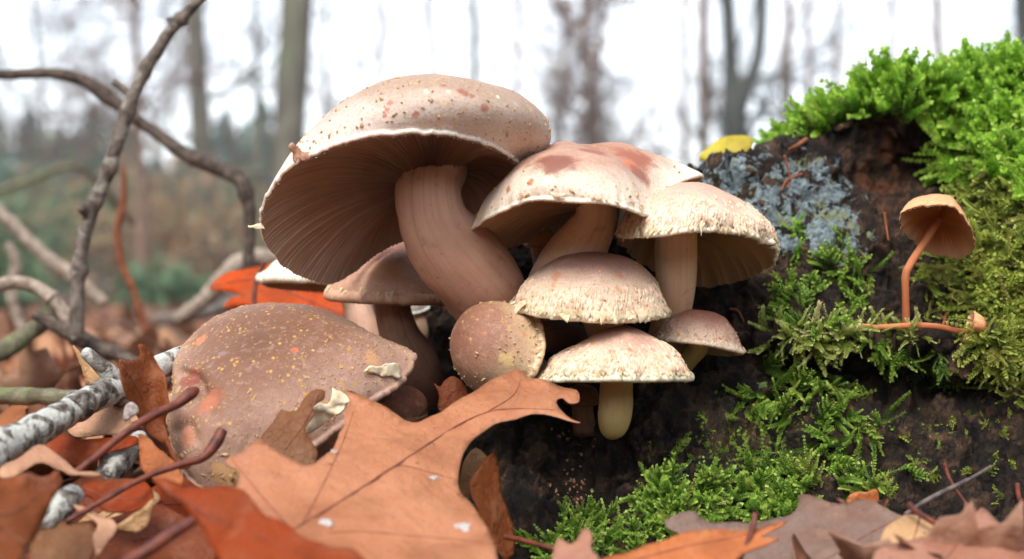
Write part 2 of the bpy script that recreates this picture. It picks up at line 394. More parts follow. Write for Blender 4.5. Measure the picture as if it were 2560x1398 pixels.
def make_cap(root, R, A, Gc, mat, gmat, phi=85, axis=None, NTh=200, NR=44, lip=.0011, ngill=120, gamp=.0011, sag=.30, cone=0.0,
             lumps=(), creases=(), nz=.0012, nfreq=45, stem_r=.006, rag=.0006, seed=0, cup=0.0):
    R = np.asarray(R, float); n0 = len(R)
    ph = np.full(n0, float(phi)) if np.isscalar(phi) else np.asarray(phi, float)
    S = cr(np.column_stack([R, ph]), NTh, True)
    o_ = unit(S[:, :3]-S[:, :3].mean(0)); ragv = o_*(rag*fbm(S[:, :3]*300+seed, 4, .6))[:, None]
    R = S[:, :3]; ph = np.radians(S[:, 3])
    u = fit_axis(R, A) if axis is None else unit(np.asarray(axis, float))
    V = R-A; D = -(V@u); H = V+D[:, None]*u
    t = np.linspace(0, 1, NR)[:, None]**.85
    fi = t*ph[None]; sn = np.sin(fi)/np.sin(ph); c1 = (1-np.cos(fi))/(1-np.cos(ph)); c1 = c1*(1-cone)+cone*(.25*sn+.75*sn**1.4)
    def place(sn, c1, V_H, D_): return A+sn[..., None]*V_H-(c1*D_)[..., None]*u
    P = place(sn, c1, H[None], D[None])
    cen = R.mean(0)-u*.01
    env = np.sin(np.clip(t, 0, 1)*math.pi*.5)*(1-.75*t**6)
    P = P+unit(P-cen)*(nz*fbm(P*nfreq+seed*3.1, 3)*env)[..., None]
    for (lp, lr, lv) in lumps:
        w = np.exp(-((P-np.asarray(lp))**2).sum(-1)/lr**2); P = P+w[..., None]*np.asarray(lv)
    for (line, wpx, amp_) in creases:
        q = cr(np.array(line, float), 40); ppx = 1280+P[..., 0]/P[..., 1]*F; ppy = HORY-(P[..., 2]-CH)/P[..., 1]*F
        dd = np.full(ppx.shape, 1e9)
        for (qx, qy) in q: dd = np.minimum(dd, (ppx-qx)**2+(ppy-qy)**2)
        P = P-unit(P-cen)*(amp_*np.exp(-dd/wpx**2))[..., None]
    P = P+(t**14)[..., None]*ragv[None]
    o = unit(H); Rt = P[-1]
    rings = [P]; tv = [np.broadcast_to(t, (NR, NTh))]
    for a in (35, 75, 110, 145, 180):
        a = math.radians(a)
        q = Rt+lip*(math.sin(a)*o*.9-(1-math.cos(a))*u)
        rings.append(q[None]); tv.append(np.full((1, NTh), 1.0))
    P = np.concatenate(rings); tv = np.concatenate(tv)
    uv = np.stack([np.broadcast_to(np.arange(NTh)/NTh, P.shape[:2]), tv], -1)
    C = Cap(); C.P, C.NR, C.u, C.o, C.A, C.R, C.root = P, NR, u, o, A, Rt, root
    f = grid_faces(len(P), NTh); 
    C.obj = obj('cap', mesh_np('cap', P.reshape(-1, 3), f, uv.reshape(-1, 2)), mat.build(C), root)
    # gill plate: pleated sheet running from the lip to the stem
    g0 = P[-1]-o*.0002; NG = ngill*4; i = np.arange(NG)/NG*NTh; i0 = i.astype(int); fr = (i-i0)[:, None]
    e0 = g0[i0]*(1-fr)+g0[(i0+1) % NTh]*fr
    m = 26; tt = np.linspace(0, 1, m)[:, None]
    e1 = Gc+unit(e0-Gc)*stem_r*.6
    gm = np.mean(np.abs(D))
    Q = e0[None]*(1-tt[..., None])+e1[None]*tt[..., None]+u*(sag*gm*np.sin(math.pi*np.clip(tt, 0, 1)**.9)**.8)[..., None]
    th = np.arange(NG)/NG*ngill+.25*pnoise(np.stack([np.arange(NG)/NG*60, np.zeros(NG), np.zeros(NG)+seed], -1))
    rd = np.random.default_rng(seed+50).uniform(.55, 1.15, ngill)
    pl = (1-np.abs(2*(th % 1)-1))**.8*rd[np.clip(th.astype(int), 0, ngill-1) % ngill]
    wv = .5*pnoise(np.stack([np.broadcast_to(th/7, (m, NG)), np.broadcast_to(tt*2, (m, NG)), np.full((m, NG), seed+.5)], -1))
    amp = gamp*np.clip(np.sin(math.pi*np.clip(tt*.93+.035, 0, 1)), 0, 1)**.6
    Q = Q-u*(amp*(pl[None]+wv))[..., None]
    uvg = np.stack([np.broadcast_to(np.arange(NG)/NG, (m, NG)), np.broadcast_to(tt, (m, NG))], -1)
    C.gills = obj('gills', mesh_np('gills', Q.reshape(-1, 3), grid_faces(m, NG), uvg.reshape(-1, 2)), gmat, root)
    return C
def stem(root, pts, mat, n=48, ns=40, bump=.05, freq=70, seed=0):
    V, Fq, uv = tube_px(pts, n, ns, bump=bump, freq=freq, seed=seed)
    return obj('stem', mesh_np('stem', V, Fq, uv), mat, root)
def fringe(C, n, l0, l1, th0=0, th1=1, seed=0, down=.8, name='veil_fringe', wid=.5, mat=None, back=.18):
    """shreds of veil hanging from the margin"""
    r = np.random.default_rng(seed+900); Vs, Fs = [], []; off = 0; NTh = C.P.shape[1]
    for k in range(n):
        th = (th0+(th1-th0)*r.random())*NTh; L = r.uniform(l0, l1); w = L*r.uniform(.5, 1.3)*wid
        dl = np.linalg.norm(C.R[1]-C.R[0]); dj = w/max(dl, 1e-6)
        def pt(x, ring): 
            x = x % NTh; a = int(x); f = x-a; return C.P[ring, a]*(1-f)+C.P[ring, (a+1) % NTh]*f
        up = C.NR-1-int(r.integers(1, 5)); o_ = C.o[int(th) % NTh]
        tip = pt(th+r.normal()*dj*.4, C.NR-1)+o_*L*r.uniform(.05, .5)-C.u*L*r.uniform(down*.5, down*1.2)
        rows_ = []
        for j, f in enumerate((0, .35, .7, 1.0)):
            ww = dj*.5*(1-f)**.7+.02
            a_, b_ = pt(th-ww, up), pt(th+ww, up); mid = (a_+b_)/2; base = mid*(1-f)+tip*f; bow = o_*L*.18*math.sin(f*math.pi)+o_*.0006
            h = (b_-a_)/2
            rows_ += [base-h+bow, base+bow+o_*.0002, base+h+bow]
        Vs.append(np.array(rows_)); Fs.append(grid_faces(4, 3, False)+off); off += 12
    return obj(name, mesh_np(name, np.vstack(Vs), np.vstack(Fs)), mat or M_fringe, C.obj, 'stuff')
def flecks(C, n, r0, r1, t0=.2, t1=1, th0=0, th1=1, seed=0, mat=None, thick=.0003, name='scale_flecks', long=1.8, turn=None):
    r = np.random.default_rng(seed+400); Vs, Fs, off = [], [], 0; NTh = C.P.shape[1]; got = 0
    while got < n:
        i = int((t0+(t1-t0)*math.sqrt(r.random()))*(C.NR-1)); j = int((th0+(th1-th0)*r.random())*NTh) % NTh
        i = min(max(i, 1), C.NR-2); p = C.P[i, j]; a = unit(C.P[i+1, j]-C.P[i-1, j]); b = unit(C.P[i, (j+1) % NTh]-C.P[i, j-1]); nn = unit(np.cross(b, a))
        if nn@(p-C.R.mean(0)+C.u*.005) < 0: nn = -nn
        an = r.normal()*turn if turn else r.normal()*.6+(0 if r.random() < .6 else 1.5); a, b = a*math.cos(an)+b*math.sin(an), b*math.cos(an)-a*math.sin(an)
        L = r.uniform(r0, r1)*(1 if r.random() < .85 else 1.6); Wd = L/long*r.uniform(.5, 1.2)
        k = 6; an = np.arange(k)/k*2*math.pi; rr = r.uniform(.65, 1.15, k)
        ringp = p+a*(L*np.cos(an)*rr)[:, None]+b*(Wd*np.sin(an)*rr)[:, None]
        Vs.append(np.vstack([ringp-nn*.0002, ringp*.75+p*.25+nn*thick*r.uniform(.6, 2, (k, 1)), p+nn*thick*1.3]))
        q = np.arange(k); q2 = (q+1) % k
        Fs.append((np.stack([q, q2, k+q2, k+q], -1)+off, np.stack([k+q, k+q2, np.full(k, 2*k)], -1)+off)); off += 2*k+1; got += 1
    return obj(name, mesh_np(name, np.vstack(Vs), [np.vstack([f[0] for f in Fs]), np.vstack([f[1] for f in Fs])]), mat or M_fleck, C.obj, 'stuff')
def fibrils(C, n, t0, t1, seed, mat, th0=0, th1=1, r0=.0007, r1=.0018):
    return flecks(C, n, r0, r1, t0, t1, th0, th1, seed, mat, .00022, 'fibrils', 6.0, .22)
def patch_px(name, outline, dfun, mat, parent, step=14, thick=.0006, crinkle=.0012, seed=0):
    rj = np.random.default_rng(seed+5); outline = [tuple(np.array(p)+rj.normal(size=2)*2.2) for p in cr(np.array(outline, float), len(outline)*2, True)]
    me = sheet_px(name, outline, dfun, step*.7, thick, crinkle, seed, sub=2, freq=170); return obj(name, me, mat, parent)
def sheet_px(name, outline, dfun, step=20, thick=.0004, crinkle=.0015, seed=0, sub=3, mats=1, freq=60):
    """closed thin sheet whose outline is a pixel polygon, each point at depth dfun(px, py)"""
    o = cr(np.array(outline, float), len(outline)*sub, True)
    x0, y0 = o.min(0); x1, y1 = o.max(0); r = np.random.default_rng(seed+11)
    gx_, gy_ = np.meshgrid(np.arange(x0, x1, step), np.arange(y0, y1, step*.9)); gx_ = gx_.copy(); gx_[1::2] += step/2
    q = np.stack([gx_.ravel(), gy_.ravel()], -1)+r.normal(size=(gx_.size, 2))*step*.12
    # inside test and a margin from the outline
    ins = np.zeros(len(q), bool); a, b = o, np.roll(o, -1, 0)
    for (ax, ay), (bx, by) in zip(a, b):
        cnd = (ay > q[:, 1]) != (by > q[:, 1])
        with np.errstate(divide='ignore', invalid='ignore'): xi = (bx-ax)*(q[:, 1]-ay)/(by-ay)+ax
        ins ^= cnd & (q[:, 0] < xi)
    q = q[ins]
    if len(q): dd = np.min(((q[:, None]-o[None])**2).sum(-1), 1); q = q[dd > (step*.45)**2]
    pts = [Vector(p) for p in np.vstack([o, q])]; n = len(o)
    res = geometry.delaunay_2d_cdt(pts, [], [list(range(n))], 1, 1e-4)
    P2 = np.array([tuple(p) for p in res[0]]); T = np.array([f for f in res[2] if len(f) == 3])
    d = np.array([dfun(x, y) for x, y in P2]); P = np.stack([d*(P2[:, 0]-1280)/F, d, CH+d*(HORY-P2[:, 1])/F], -1)
    if crinkle:
        P[:, 1] += crinkle*fbm(P*freq+seed*2.7, 3); P[:, 2] += crinkle*.7*fbm(P*freq+seed*1.3+40, 3)
    nn = np.zeros_like(P); fn = np.cross(P[T[:, 1]]-P[T[:, 0]], P[T[:, 2]]-P[T[:, 0]])
    if fn[:, 1].sum() > 0: T = T[:, ::-1]; fn = -fn
    for k in range(3): np.add.at(nn, T[:, k], fn)
    nn = unit(nn); m = len(P)
    ed = {}
    for t in T:
        for k in range(3):
            e_ = (t[k], t[(k+1) % 3]); ed[e_] = 1
    bd = np.array([e_ for e_ in ed if (e_[1], e_[0]) not in ed])
    side = np.stack([bd[:, 1], bd[:, 0], bd[:, 0]+m, bd[:, 1]+m], -1)
    mi = np.concatenate([np.zeros(len(T)), np.full(len(T), mats-1), np.full(len(side), mats-1)])
    return mesh_np(name, np.vstack([P, P-nn*thick]), [np.vstack([T, T[:, ::-1]+m]), side], mi=mi)

# stem and gill skins
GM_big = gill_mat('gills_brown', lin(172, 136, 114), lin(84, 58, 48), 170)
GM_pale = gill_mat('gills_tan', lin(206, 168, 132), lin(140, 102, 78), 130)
SM_pink = stem_mat('stem_pink', lin(232, 198, 174), lin(172, 122, 98))
SM_tan = stem_mat('stem_tan', lin(248, 220, 190), lin(226, 182, 144), .35)
SM_yel = stem_mat('stem_yellowish', lin(230, 198, 156), lin(206, 178, 104), .3)
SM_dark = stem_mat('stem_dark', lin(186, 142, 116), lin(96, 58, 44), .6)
tan_c, tan_m, tan_e = lin(168, 122, 94), lin(196, 160, 138), lin(236, 216, 196)
pk_c, pk_m, pk_e = lin(150, 90, 68), lin(206, 168, 152), lin(240, 226, 200)

# --- the large cap tipped back, gills in view
def P3(l): return np.array([W(*p[:3]) for p in l])
r1 = [(655, 560, .424, 70), (668, 492, .418, 70), (702, 436, .412, 75), (748, 398, .407, 80), (850, 352, .401, 95), (950, 326, .398, 105), (1050, 321, .399, 112), (1150, 333, .404, 118), (1238, 362, .413, 124), (1292, 400, .427, 130),
      (1300, 436, .445, 132), (1265, 490, .462, 128), (1170, 540, .474, 115), (1060, 575, .478, 100), (960, 614, .472, 85), (880, 672, .462, 75), (820, 697, .452, 70), (745, 675, .442, 68), (690, 628, .432, 68)]
root = thing('mushroom', W(1245, 800, .455), 'largest mushroom of the cluster, tipped back so its brown gills show', 'mushroom', 'mushroom cluster on the log')
A1 = W(1120, 222, .446)
sp1 = [(1162, 231, 13, lin(150, 82, 66)), (1150, 228, 9, lin(150, 82, 66)), (1210, 270, 12, lin(160, 92, 76)), (1040, 286, 9, lin(172, 100, 78)), (975, 258, 8, lin(176, 92, 66)), (968, 275, 7, lin(186, 92, 60)), (962, 290, 6, lin(186, 92, 60)), (1108, 214, 8, lin(156, 88, 70)), (1180, 240, 7, lin(156, 88, 70)), (1122, 229, 7, lin(238, 220, 180)), (1065, 228, 7, lin(238, 224, 186)), (1245, 242, 6, lin(236, 220, 184))]
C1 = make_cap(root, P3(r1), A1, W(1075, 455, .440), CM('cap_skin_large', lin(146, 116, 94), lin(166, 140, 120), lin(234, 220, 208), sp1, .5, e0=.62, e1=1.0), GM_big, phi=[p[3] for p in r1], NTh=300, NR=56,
              axis=unit(np.array((.06, .12, 1.))), ngill=190, gamp=.0022, sag=.20, lip=.0007, nz=.0016, nfreq=30, stem_r=.009, rag=.0006, seed=1, creases=[([(960, 330), (1010, 318), (1060, 312)], 5, .0007), ([(1060, 322), (1120, 310), (1180, 318)], 5, .0007), ([(1150, 330), (1210, 335), (1260, 352)], 5, .0006)])
stem(root, [(1105, 325, .450, 40), (1098, 370, .447, 76), (1084, 420, .443, 84), (1070, 480, .439, 82), (1085, 560, .440, 90), (1140, 640, .444, 104), (1205, 715, .450, 102), (1245, 790, .456, 90), (1260, 850, .462, 80)], SM_pink, bump=.07, seed=2)
flecks(C1, 130, .0002, .0007, .35, .98, .12, .55, 1)
M_flap = plain_mat('curled_flap', lin(150, 98, 72), lin(202, 160, 132), 300, .6, transl=.15)
patch_px('curled_flap', [(727, 362), (738, 356), (752, 372), (790, 372), (840, 352), (850, 360), (800, 388), (760, 398), (738, 402), (730, 385)], lambda x, y: .404-.00006*(760-x), M_flap, C1.obj, 10, seed=3)
patch_px('torn_tooth', [(622, 558), (640, 562), (660, 560), (662, 575), (648, 574), (632, 568)], lambda x, y: .423, M_torn, C1.obj, 8, seed=4)
patch_px('torn_lobe', [(842, 688), (870, 650), (930, 610), (965, 590), (972, 600), (962, 622), (920, 640), (880, 660), (850, 690)], lambda x, y: .462+.0001*(x-842), M_flap, C1.obj, 9, seed=5)

# --- wavy cap with red-brown stains
r2 = [(1181, 571, .436, 75), (1222, 538, .421, 85), (1282, 508, .411, 95), (1345, 491, .406, 100), (1440, 497, .404, 100), (1517, 501, .406, 95), (1577, 517, .411, 90), (1616, 530, .419, 80), (1652, 508, .430, 70), (1690, 456, .445, 65), (1752, 434, .462, 65),
      (1735, 452, .482, 80), (1650, 490, .490, 95), (1540, 520, .492, 100), (1430, 552, .488, 100), (1340, 588, .476, 95), (1262, 610, .461, 85), (1205, 602, .446, 75)]
root = thing('mushroom', W(1400, 700, .455), 'wavy broad mushroom with dark red-brown stains on its cap top', 'mushroom', 'mushroom cluster on the log')
sp2 = [(1390, 405, 53, lin(128, 76, 62)), (1590, 395, 50, lin(150, 84, 62)), (1575, 412, 24, lin(206, 108, 66)), (1480, 378, 34, lin(142, 84, 66)), (1600, 437, 31, lin(146, 92, 74)), (1325, 455, 10, lin(186, 110, 70)), (1270, 475, 10, lin(186, 120, 80))]
C2 = make_cap(root, P3(r2), W(1475, 372, .450), W(1490, 520, .446), CM('cap_skin_stained', lin(152, 104, 80), lin(180, 140, 118), lin(242, 228, 208), sp2, .25, e0=.55, e1=.92, sharp=(1.5, .5, .9)), GM_pale, phi=[p[3] for p in r2], NTh=260, NR=52, axis=unit(np.array((.05, -.02, 1.))),
              ngill=150, gamp=.0014, sag=.30, lip=.0006, nz=.0016, stem_r=.006, rag=.0009, seed=2,
              lumps=[(W(1400, 365, .44), .010, (0, 0, .0022)), (W(1560, 360, .45), .011, (0, 0, .0030)), (W(1490, 375, .44), .006, (0, 0, -.0028)), (W(1660, 470, .43), .008, (.001, .004, -.003))])
stem(root, [(1494, 500, .445, 54), (1490, 550, .445, 55), (1462, 600, .447, 66), (1425, 660, .451, 78), (1395, 720, .457, 80)], SM_tan, seed=5)
fringe(C2, 16, .0008, .0024, .12, .5, 2, .3, wid=2.2, mat=M_fib)
flecks(C2, 30, .0003, .0008, .55, 1, 0, .6, 2, mat=plain_mat('orange_flecks', lin(196, 136, 92), lin(222, 176, 124), 700))

# --- right-hand cap on a straight stem
r3 = [(1548, 585, .444), (1572, 584, .430), (1625, 581, .418), (1700, 572, .414), (1768, 567, .416), (1850, 577, .425), (1915, 600, .440), (1937, 630, .455), (1915, 662, .468), (1845, 692, .477), (1740, 704, .480), (1650, 672, .475), (1586, 629, .461)]
root = thing('mushroom', W(1678, 810, .462), 'mushroom with a straight pale stem and shaggy cap edge beside the lichen', 'mushroom', 'mushroom cluster on the log')
C3 = make_cap(root, P3(r3), W(1748, 456, .448), W(1692, 590, .448), CM('cap_skin_shaggy', lin(178, 130, 104), lin(206, 172, 150), lin(242, 228, 204), (), .35, lin(196, 130, 90), fib=1.0), GM_pale, phi=92, NTh=240, axis=unit(np.array((.12, -.04, 1.))), ngill=150, gamp=.0012, sag=.34, cone=.15, rag=.0016, nz=.0020, nfreq=50, lip=.0008, seed=3)
stem(root, [(1690, 556, .446, 54), (1690, 600, .446, 53), (1690, 680, .449, 52), (1686, 750, .454, 47), (1672, 815, .462, 46), (1660, 870, .470, 44)], SM_tan, bump=.03, seed=7)
fringe(C3, 170, .0006, .0022, 0, .75, 3, .6, wid=1.1); fringe(C3, 12, .002, .0042, .08, .4, 43, .7, wid=.7, name='veil_flaps')
flecks(C3, 60, .0003, .0007, .2, 1, 0, 1, 3, mat=plain_mat('rust_flecks', lin(206, 150, 118), lin(224, 180, 146), 700)); fibrils(C3, 900, .35, 1, 3, M_fib)

# --- domed cap with ragged cream edge
R, ax = rim_circle(1471, 762, .436, 188, 9, 3, wob=[(3, .03, .4), (5, .02, 1)])
root = thing('mushroom', W(1525, 850, .452), 'domed pinkish mushroom with ragged cream edge under the wavy cap', 'mushroom', 'mushroom cluster on the log')
sp4 = [(1390, 690, 16, lin(190, 128, 92)), (1545, 722, 9, lin(206, 138, 84)), (1590, 724, 10, lin(206, 138, 84)), (1385, 715, 8, lin(206, 138, 84)), (1550, 690, 10, lin(198, 128, 80))]
C4 = make_cap(root, R, W(1490, 632, .438), W(1480, 765, .438), CM('cap_skin_domed', lin(128, 74, 56), lin(184, 144, 128), lin(242, 226, 196), sp4, .3, lin(206, 140, 88), e0=.42, e1=1.0), GM_pale, phi=86, axis=ax, ngill=110, sag=.3, rag=.0018, nz=.0026, nfreq=42, lip=.0008, seed=4)
stem(root, [(1486, 745, .438, 50), (1500, 790, .440, 48), (1515, 830, .446, 46), (1528, 880, .455, 46)], SM_tan, seed=9)
fringe(C4, 150, .0005, .0018, .48, 1.02, 4, .6, wid=1.3); fringe(C4, 9, .0025, .0045, .48, 1.02, 44, .6, wid=1.0, name='veil_flaps')
fibrils(C4, 500, .55, 1, 4, M_fib, .45, 1.05); flecks(C4, 42, .0003, .0009, .2, 1, .45, 1.05, 4, mat=bpy.data.materials['orange_flecks'])

# --- small front cap
R, ax = rim_circle(1537, 938, .427, 184, -3.0, -.5, wob=[(2, .02, .4), (5, .015, 1)])
root = thing('mushroom', W(1532, 1088, .432), 'small pointed mushroom with whitish shaggy rim and yellowish stem at the bottom of the cluster', 'mushroom', 'mushroom cluster on the log')
sp5 = [(1530, 880, 10, lin(176, 96, 78)), (1575, 875, 9, lin(186, 112, 84)), (1480, 860, 9, lin(206, 148, 90))]
C5 = make_cap(root, R, W(1562, 812, .428), W(1540, 945, .428), CM('cap_skin_pointed', lin(134, 74, 56), lin(198, 158, 138), lin(246, 236, 208), sp5, .4, lin(214, 150, 96), e0=.40, e1=.90, fib=1.0), GM_pale, phi=86, axis=ax, ngill=110, sag=.18, cone=.55, lip=.0010, rag=.0018, nz=.0022, nfreq=60, seed=5)
stem(root, [(1542, 925, .428, 42), (1541, 960, .428, 41), (1540, 1010, .429, 42), (1536, 1050, .430, 40), (1531, 1078, .432, 30), (1530, 1090, .433, 14)], SM_yel, bump=.04, seed=11)
fringe(C5, 190, .0004, .0015, .45, 1.05, 5, .6, wid=1.2); fringe(C5, 5, .002, .003, .5, 1.0, 45, .6, name='veil_flaps')
fibrils(C5, 900, .35, 1, 5, M_fib, .45, 1.05); flecks(C5, 50, .0003, .0008, .15, 1, .45, 1.05, 5, mat=bpy.data.materials['orange_flecks'])

# --- little cap at the right
R, ax = rim_circle(1747, 862, .452, 106, -7, 8, wob=[(3, .03, 2)])
root = thing('mushroom', W(1708, 912, .458), 'smallest reddish brown mushroom with short leaning stem against the log', 'mushroom', 'mushroom cluster on the log')
C6 = make_cap(root, R, W(1757, 777, .452), W(1745, 868, .452), CM('cap_skin_reddish', lin(144, 78, 60), lin(176, 120, 100), lin(232, 206, 182), (), .25, lin(206, 140, 88), e0=.5, e1=1.0), GM_pale, phi=88, axis=ax, ngill=70, sag=.25, gamp=.0008, rag=.0010, nz=.0018, nfreq=70, lip=.0007, seed=6, stem_r=.003); fibrils(C6, 260, .5, 1, 6, plain_mat('pinkish_fibrils', lin(196, 150, 128), lin(214, 176, 150), 500, .7), r0=.0003, r1=.0008); flecks(C6, 40, .0003, .0007, .15, 1, 0, 1, 6, mat=bpy.data.materials['orange_flecks'])
stem(root, [(1748, 850, .452, 26), (1744, 872, .453, 25), (1725, 895, .457, 24), (1700, 925, .463, 24)], SM_yel, seed=13)
fringe(C6, 60, .0006, .0016, 0, 1, 6, .5)

# --- cap lying on its side above the oak leaf
ax = unit(np.array((-.72, -.52, .42)))
def rim_axis(c, u, r, n=24, wob=()):
    e1 = unit(np.cross(u, (0, 0, 1.))); e2 = np.cross(u, e1); a = np.arange(n)/n*2*math.pi
    rr = r*(1+sum(am*np.cos(k*a+ph) for k, am, ph in wob)) if wob else r*np.ones(n)
    return c+(e1*np.cos(a)[:, None]+e2*np.sin(a)[:, None])*rr[:, None]
root = thing('mushroom', W(1420, 870, .46), 'egg-shaped brown mushroom lying sideways behind the big oak leaf tip', 'mushroom', 'mushroom cluster on the log')
c7 = W(1268, 886, .432)
sp7 = [(1213, 833, 6, lin(196, 116, 82)), (1310, 835, 8, lin(206, 140, 90)), (1270, 900, 19, lin(222, 190, 128))]
C7 = make_cap(root, rim_axis(c7, ax, PX(120, .43), wob=[(2, .05, 1)]), c7+ax*PX(158, .43), c7-ax*.002, CM('cap_skin_egg', lin(124, 78, 58), lin(156, 112, 90), lin(226, 196, 158), sp7, .6, e0=.5, e1=1.0), GM_pale, phi=98, axis=ax, ngill=80, sag=.2, rag=.0005, seed=7, stem_r=.005)
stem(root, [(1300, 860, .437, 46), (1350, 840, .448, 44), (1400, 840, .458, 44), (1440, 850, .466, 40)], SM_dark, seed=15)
flecks(C7, 110, .0002, .0007, .25, 1, 0, 1, 7); fringe(C7, 40, .0008, .002, 0, 1, 7, .3)

# --- large chewed cap low on the litter
r8 = [(1022, 862, .432, 60), (1008, 935, .420, 62), (945, 985, .411, 65), (855, 1050, .403, 70), (770, 1115, .397, 78), (660, 1190, .392, 85), (560, 1232, .390, 92), (480, 1195, .396, 98), (432, 1100, .406, 100), (440, 1000, .421, 100), (458, 930, .437, 100),
      (525, 880, .458, 95), (630, 850, .470, 90), (770, 840, .472, 80), (905, 845, .458, 66)]
root = thing('mushroom', W(760, 1150, .43), 'big chewed brown mushroom with yellow flecks lying low in the leaves', 'mushroom', 'mushroom cluster on the log')
sp8 = [(525, 1003, 36, lin(176, 104, 74)), (478, 950, 36, lin(132, 62, 46)), (738, 875, 9, lin(206, 108, 76)), (505, 850, 19, lin(206, 126, 86)), (470, 1090, 28, lin(196, 128, 98)), (555, 885, 14, lin(140, 112, 110)), (930, 893, 22, lin(206, 156, 112)), (560, 1190, 39, lin(206, 164, 110))]
A8 = W(640, 858, .408)
C8 = make_cap(root, P3(r8), A8, W(720, 1050, .435), CM('cap_skin_chewed', lin(104, 68, 46), lin(134, 96, 76), lin(186, 150, 132), sp8, 1.0, lin(196, 150, 72), e0=.45, e1=.9, fib=.3, sharp=(1.2, .8, .75)), GM_big, phi=[p[3] for p in r8], NTh=280, NR=56, axis=unit(np.array((-.16, -.42, .86))), ngill=150, sag=.15, nz=.0018, nfreq=26, rag=.0012, seed=8, creases=[([(470, 960), (500, 890), (545, 845), (620, 812), (700, 798), (790, 806)], 13, .0016), ([(455, 930), (490, 945), (500, 975), (470, 1010)], 14, .0018), ([(505, 985), (535, 1000), (525, 1025)], 22, .0008), ([(440, 1080), (470, 1060), (490, 1100)], 12, .0009)],
              lumps=[(W(700, 790, .43), .022, (0, .0, .0022)), (W(930, 830, .43), .012, (0, .002, -.0035)), (W(600, 830, .42), .004, (0, 0, -.0012)), (W(500, 880, .425), .006, (0, .004, -.002)), (W(520, 1000, .40), .0045, (.0008, .0022, 0))])
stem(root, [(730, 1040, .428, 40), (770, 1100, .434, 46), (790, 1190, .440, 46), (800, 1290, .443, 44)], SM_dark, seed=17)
flecks(C8, 900, .00018, .0006, .05, .97, 0, 1, 8, thick=.00015); flecks(C8, 12, .0008, .0015, .35, .95, .3, .6, 28, thick=.0003, name='veil_patches', long=1.2)
patch_px('torn_flap', [(910, 925), (945, 915), (985, 912), (1000, 925), (1003, 945), (985, 948), (960, 938), (930, 935)], lambda x, y: .4105+.0001*(x-940), M_torn, C8.obj, 9, seed=6)
patch_px('torn_flap', [(770, 1055), (785, 1020), (820, 1000), (835, 968), (850, 970), (872, 985), (872, 1005), (850, 1040), (815, 1065), (780, 1080), (768, 1075)], lambda x, y: .392+.00003*(x-820), M_torn, C8.obj, 10, seed=7, crinkle=.002)

# --- brown cap half hidden behind the thick stem
R, ax = rim_circle(978, 728, .486, 152, 2, 2, wob=[(3, .04, 1), (5, .02, .5)])
root = thing('mushroom', W(1050, 940, .49), 'purple-brown mushroom half hidden behind the thick bent stem', 'mushroom', 'mushroom cluster on the log')
C9 = make_cap(root, R, W(1000, 596, .486), W(980, 735, .486), CM('cap_skin_purple', lin(160, 108, 90), lin(170, 122, 102), lin(200, 158, 130), [(960, 680, 34, lin(186, 134, 90))], .2, e0=.5, e1=1.0), GM_big, phi=84, axis=ax, ngill=90, sag=.2, cone=.35, lip=.0018, rag=.0009, seed=9)
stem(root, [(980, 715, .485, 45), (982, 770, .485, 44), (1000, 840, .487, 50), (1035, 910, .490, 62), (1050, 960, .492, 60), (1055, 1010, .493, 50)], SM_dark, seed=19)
fringe(C9, 30, .001, .003, .45, .8, 9, .6)

# --- pale cap behind
R, ax = rim_circle(790, 694, .535, 128, -5, 4, wob=[(2, .08, 1), (5, .04, 0)])
root = thing('mushroom', W(915, 900, .53), 'pale mushroom with ragged whitish edge behind the largest gills', 'mushroom', 'mushroom cluster on the log')
C10 = make_cap(root, R, W(800, 625, .535), W(850, 700, .533), CM('cap_skin_pale', lin(206, 170, 146), lin(230, 206, 184), lin(246, 236, 216), (), .2), GM_pale, phi=80, axis=ax, ngill=80, sag=.2, lip=.002, rag=.0022, seed=10)
stem(root, [(865, 690, .53, 36), (885, 740, .528, 35), (905, 800, .526, 36), (925, 860, .524, 38), (930, 920, .52, 38)], SM_pink, seed=21)
fringe(C10, 50, .001, .003, .4, 1, 10, .6)
# --- another pale cap in the gap
R, ax = rim_circle(1005, 610, .545, 86, 14, -8)
root = thing('mushroom', W(1010, 800, .55), 'pinkish pale mushroom glimpsed between the gills and the bent stem', 'mushroom', 'mushroom cluster on the log')
make_cap(root, R, W(1000, 538, .545), W(1005, 615, .545), CM('cap_skin_pinkish', lin(222, 170, 146), lin(232, 200, 180), lin(246, 232, 216), [(985, 560, 26, lin(226, 150, 120))], .1), GM_pale, phi=88, axis=ax, ngill=50, sag=.2, seed=11)
stem(root, [(1005, 600, .545, 26), (1010, 700, .547, 28), (1012, 850, .55, 30), (1012, 1000, .55, 30)], SM_pink, seed=23)

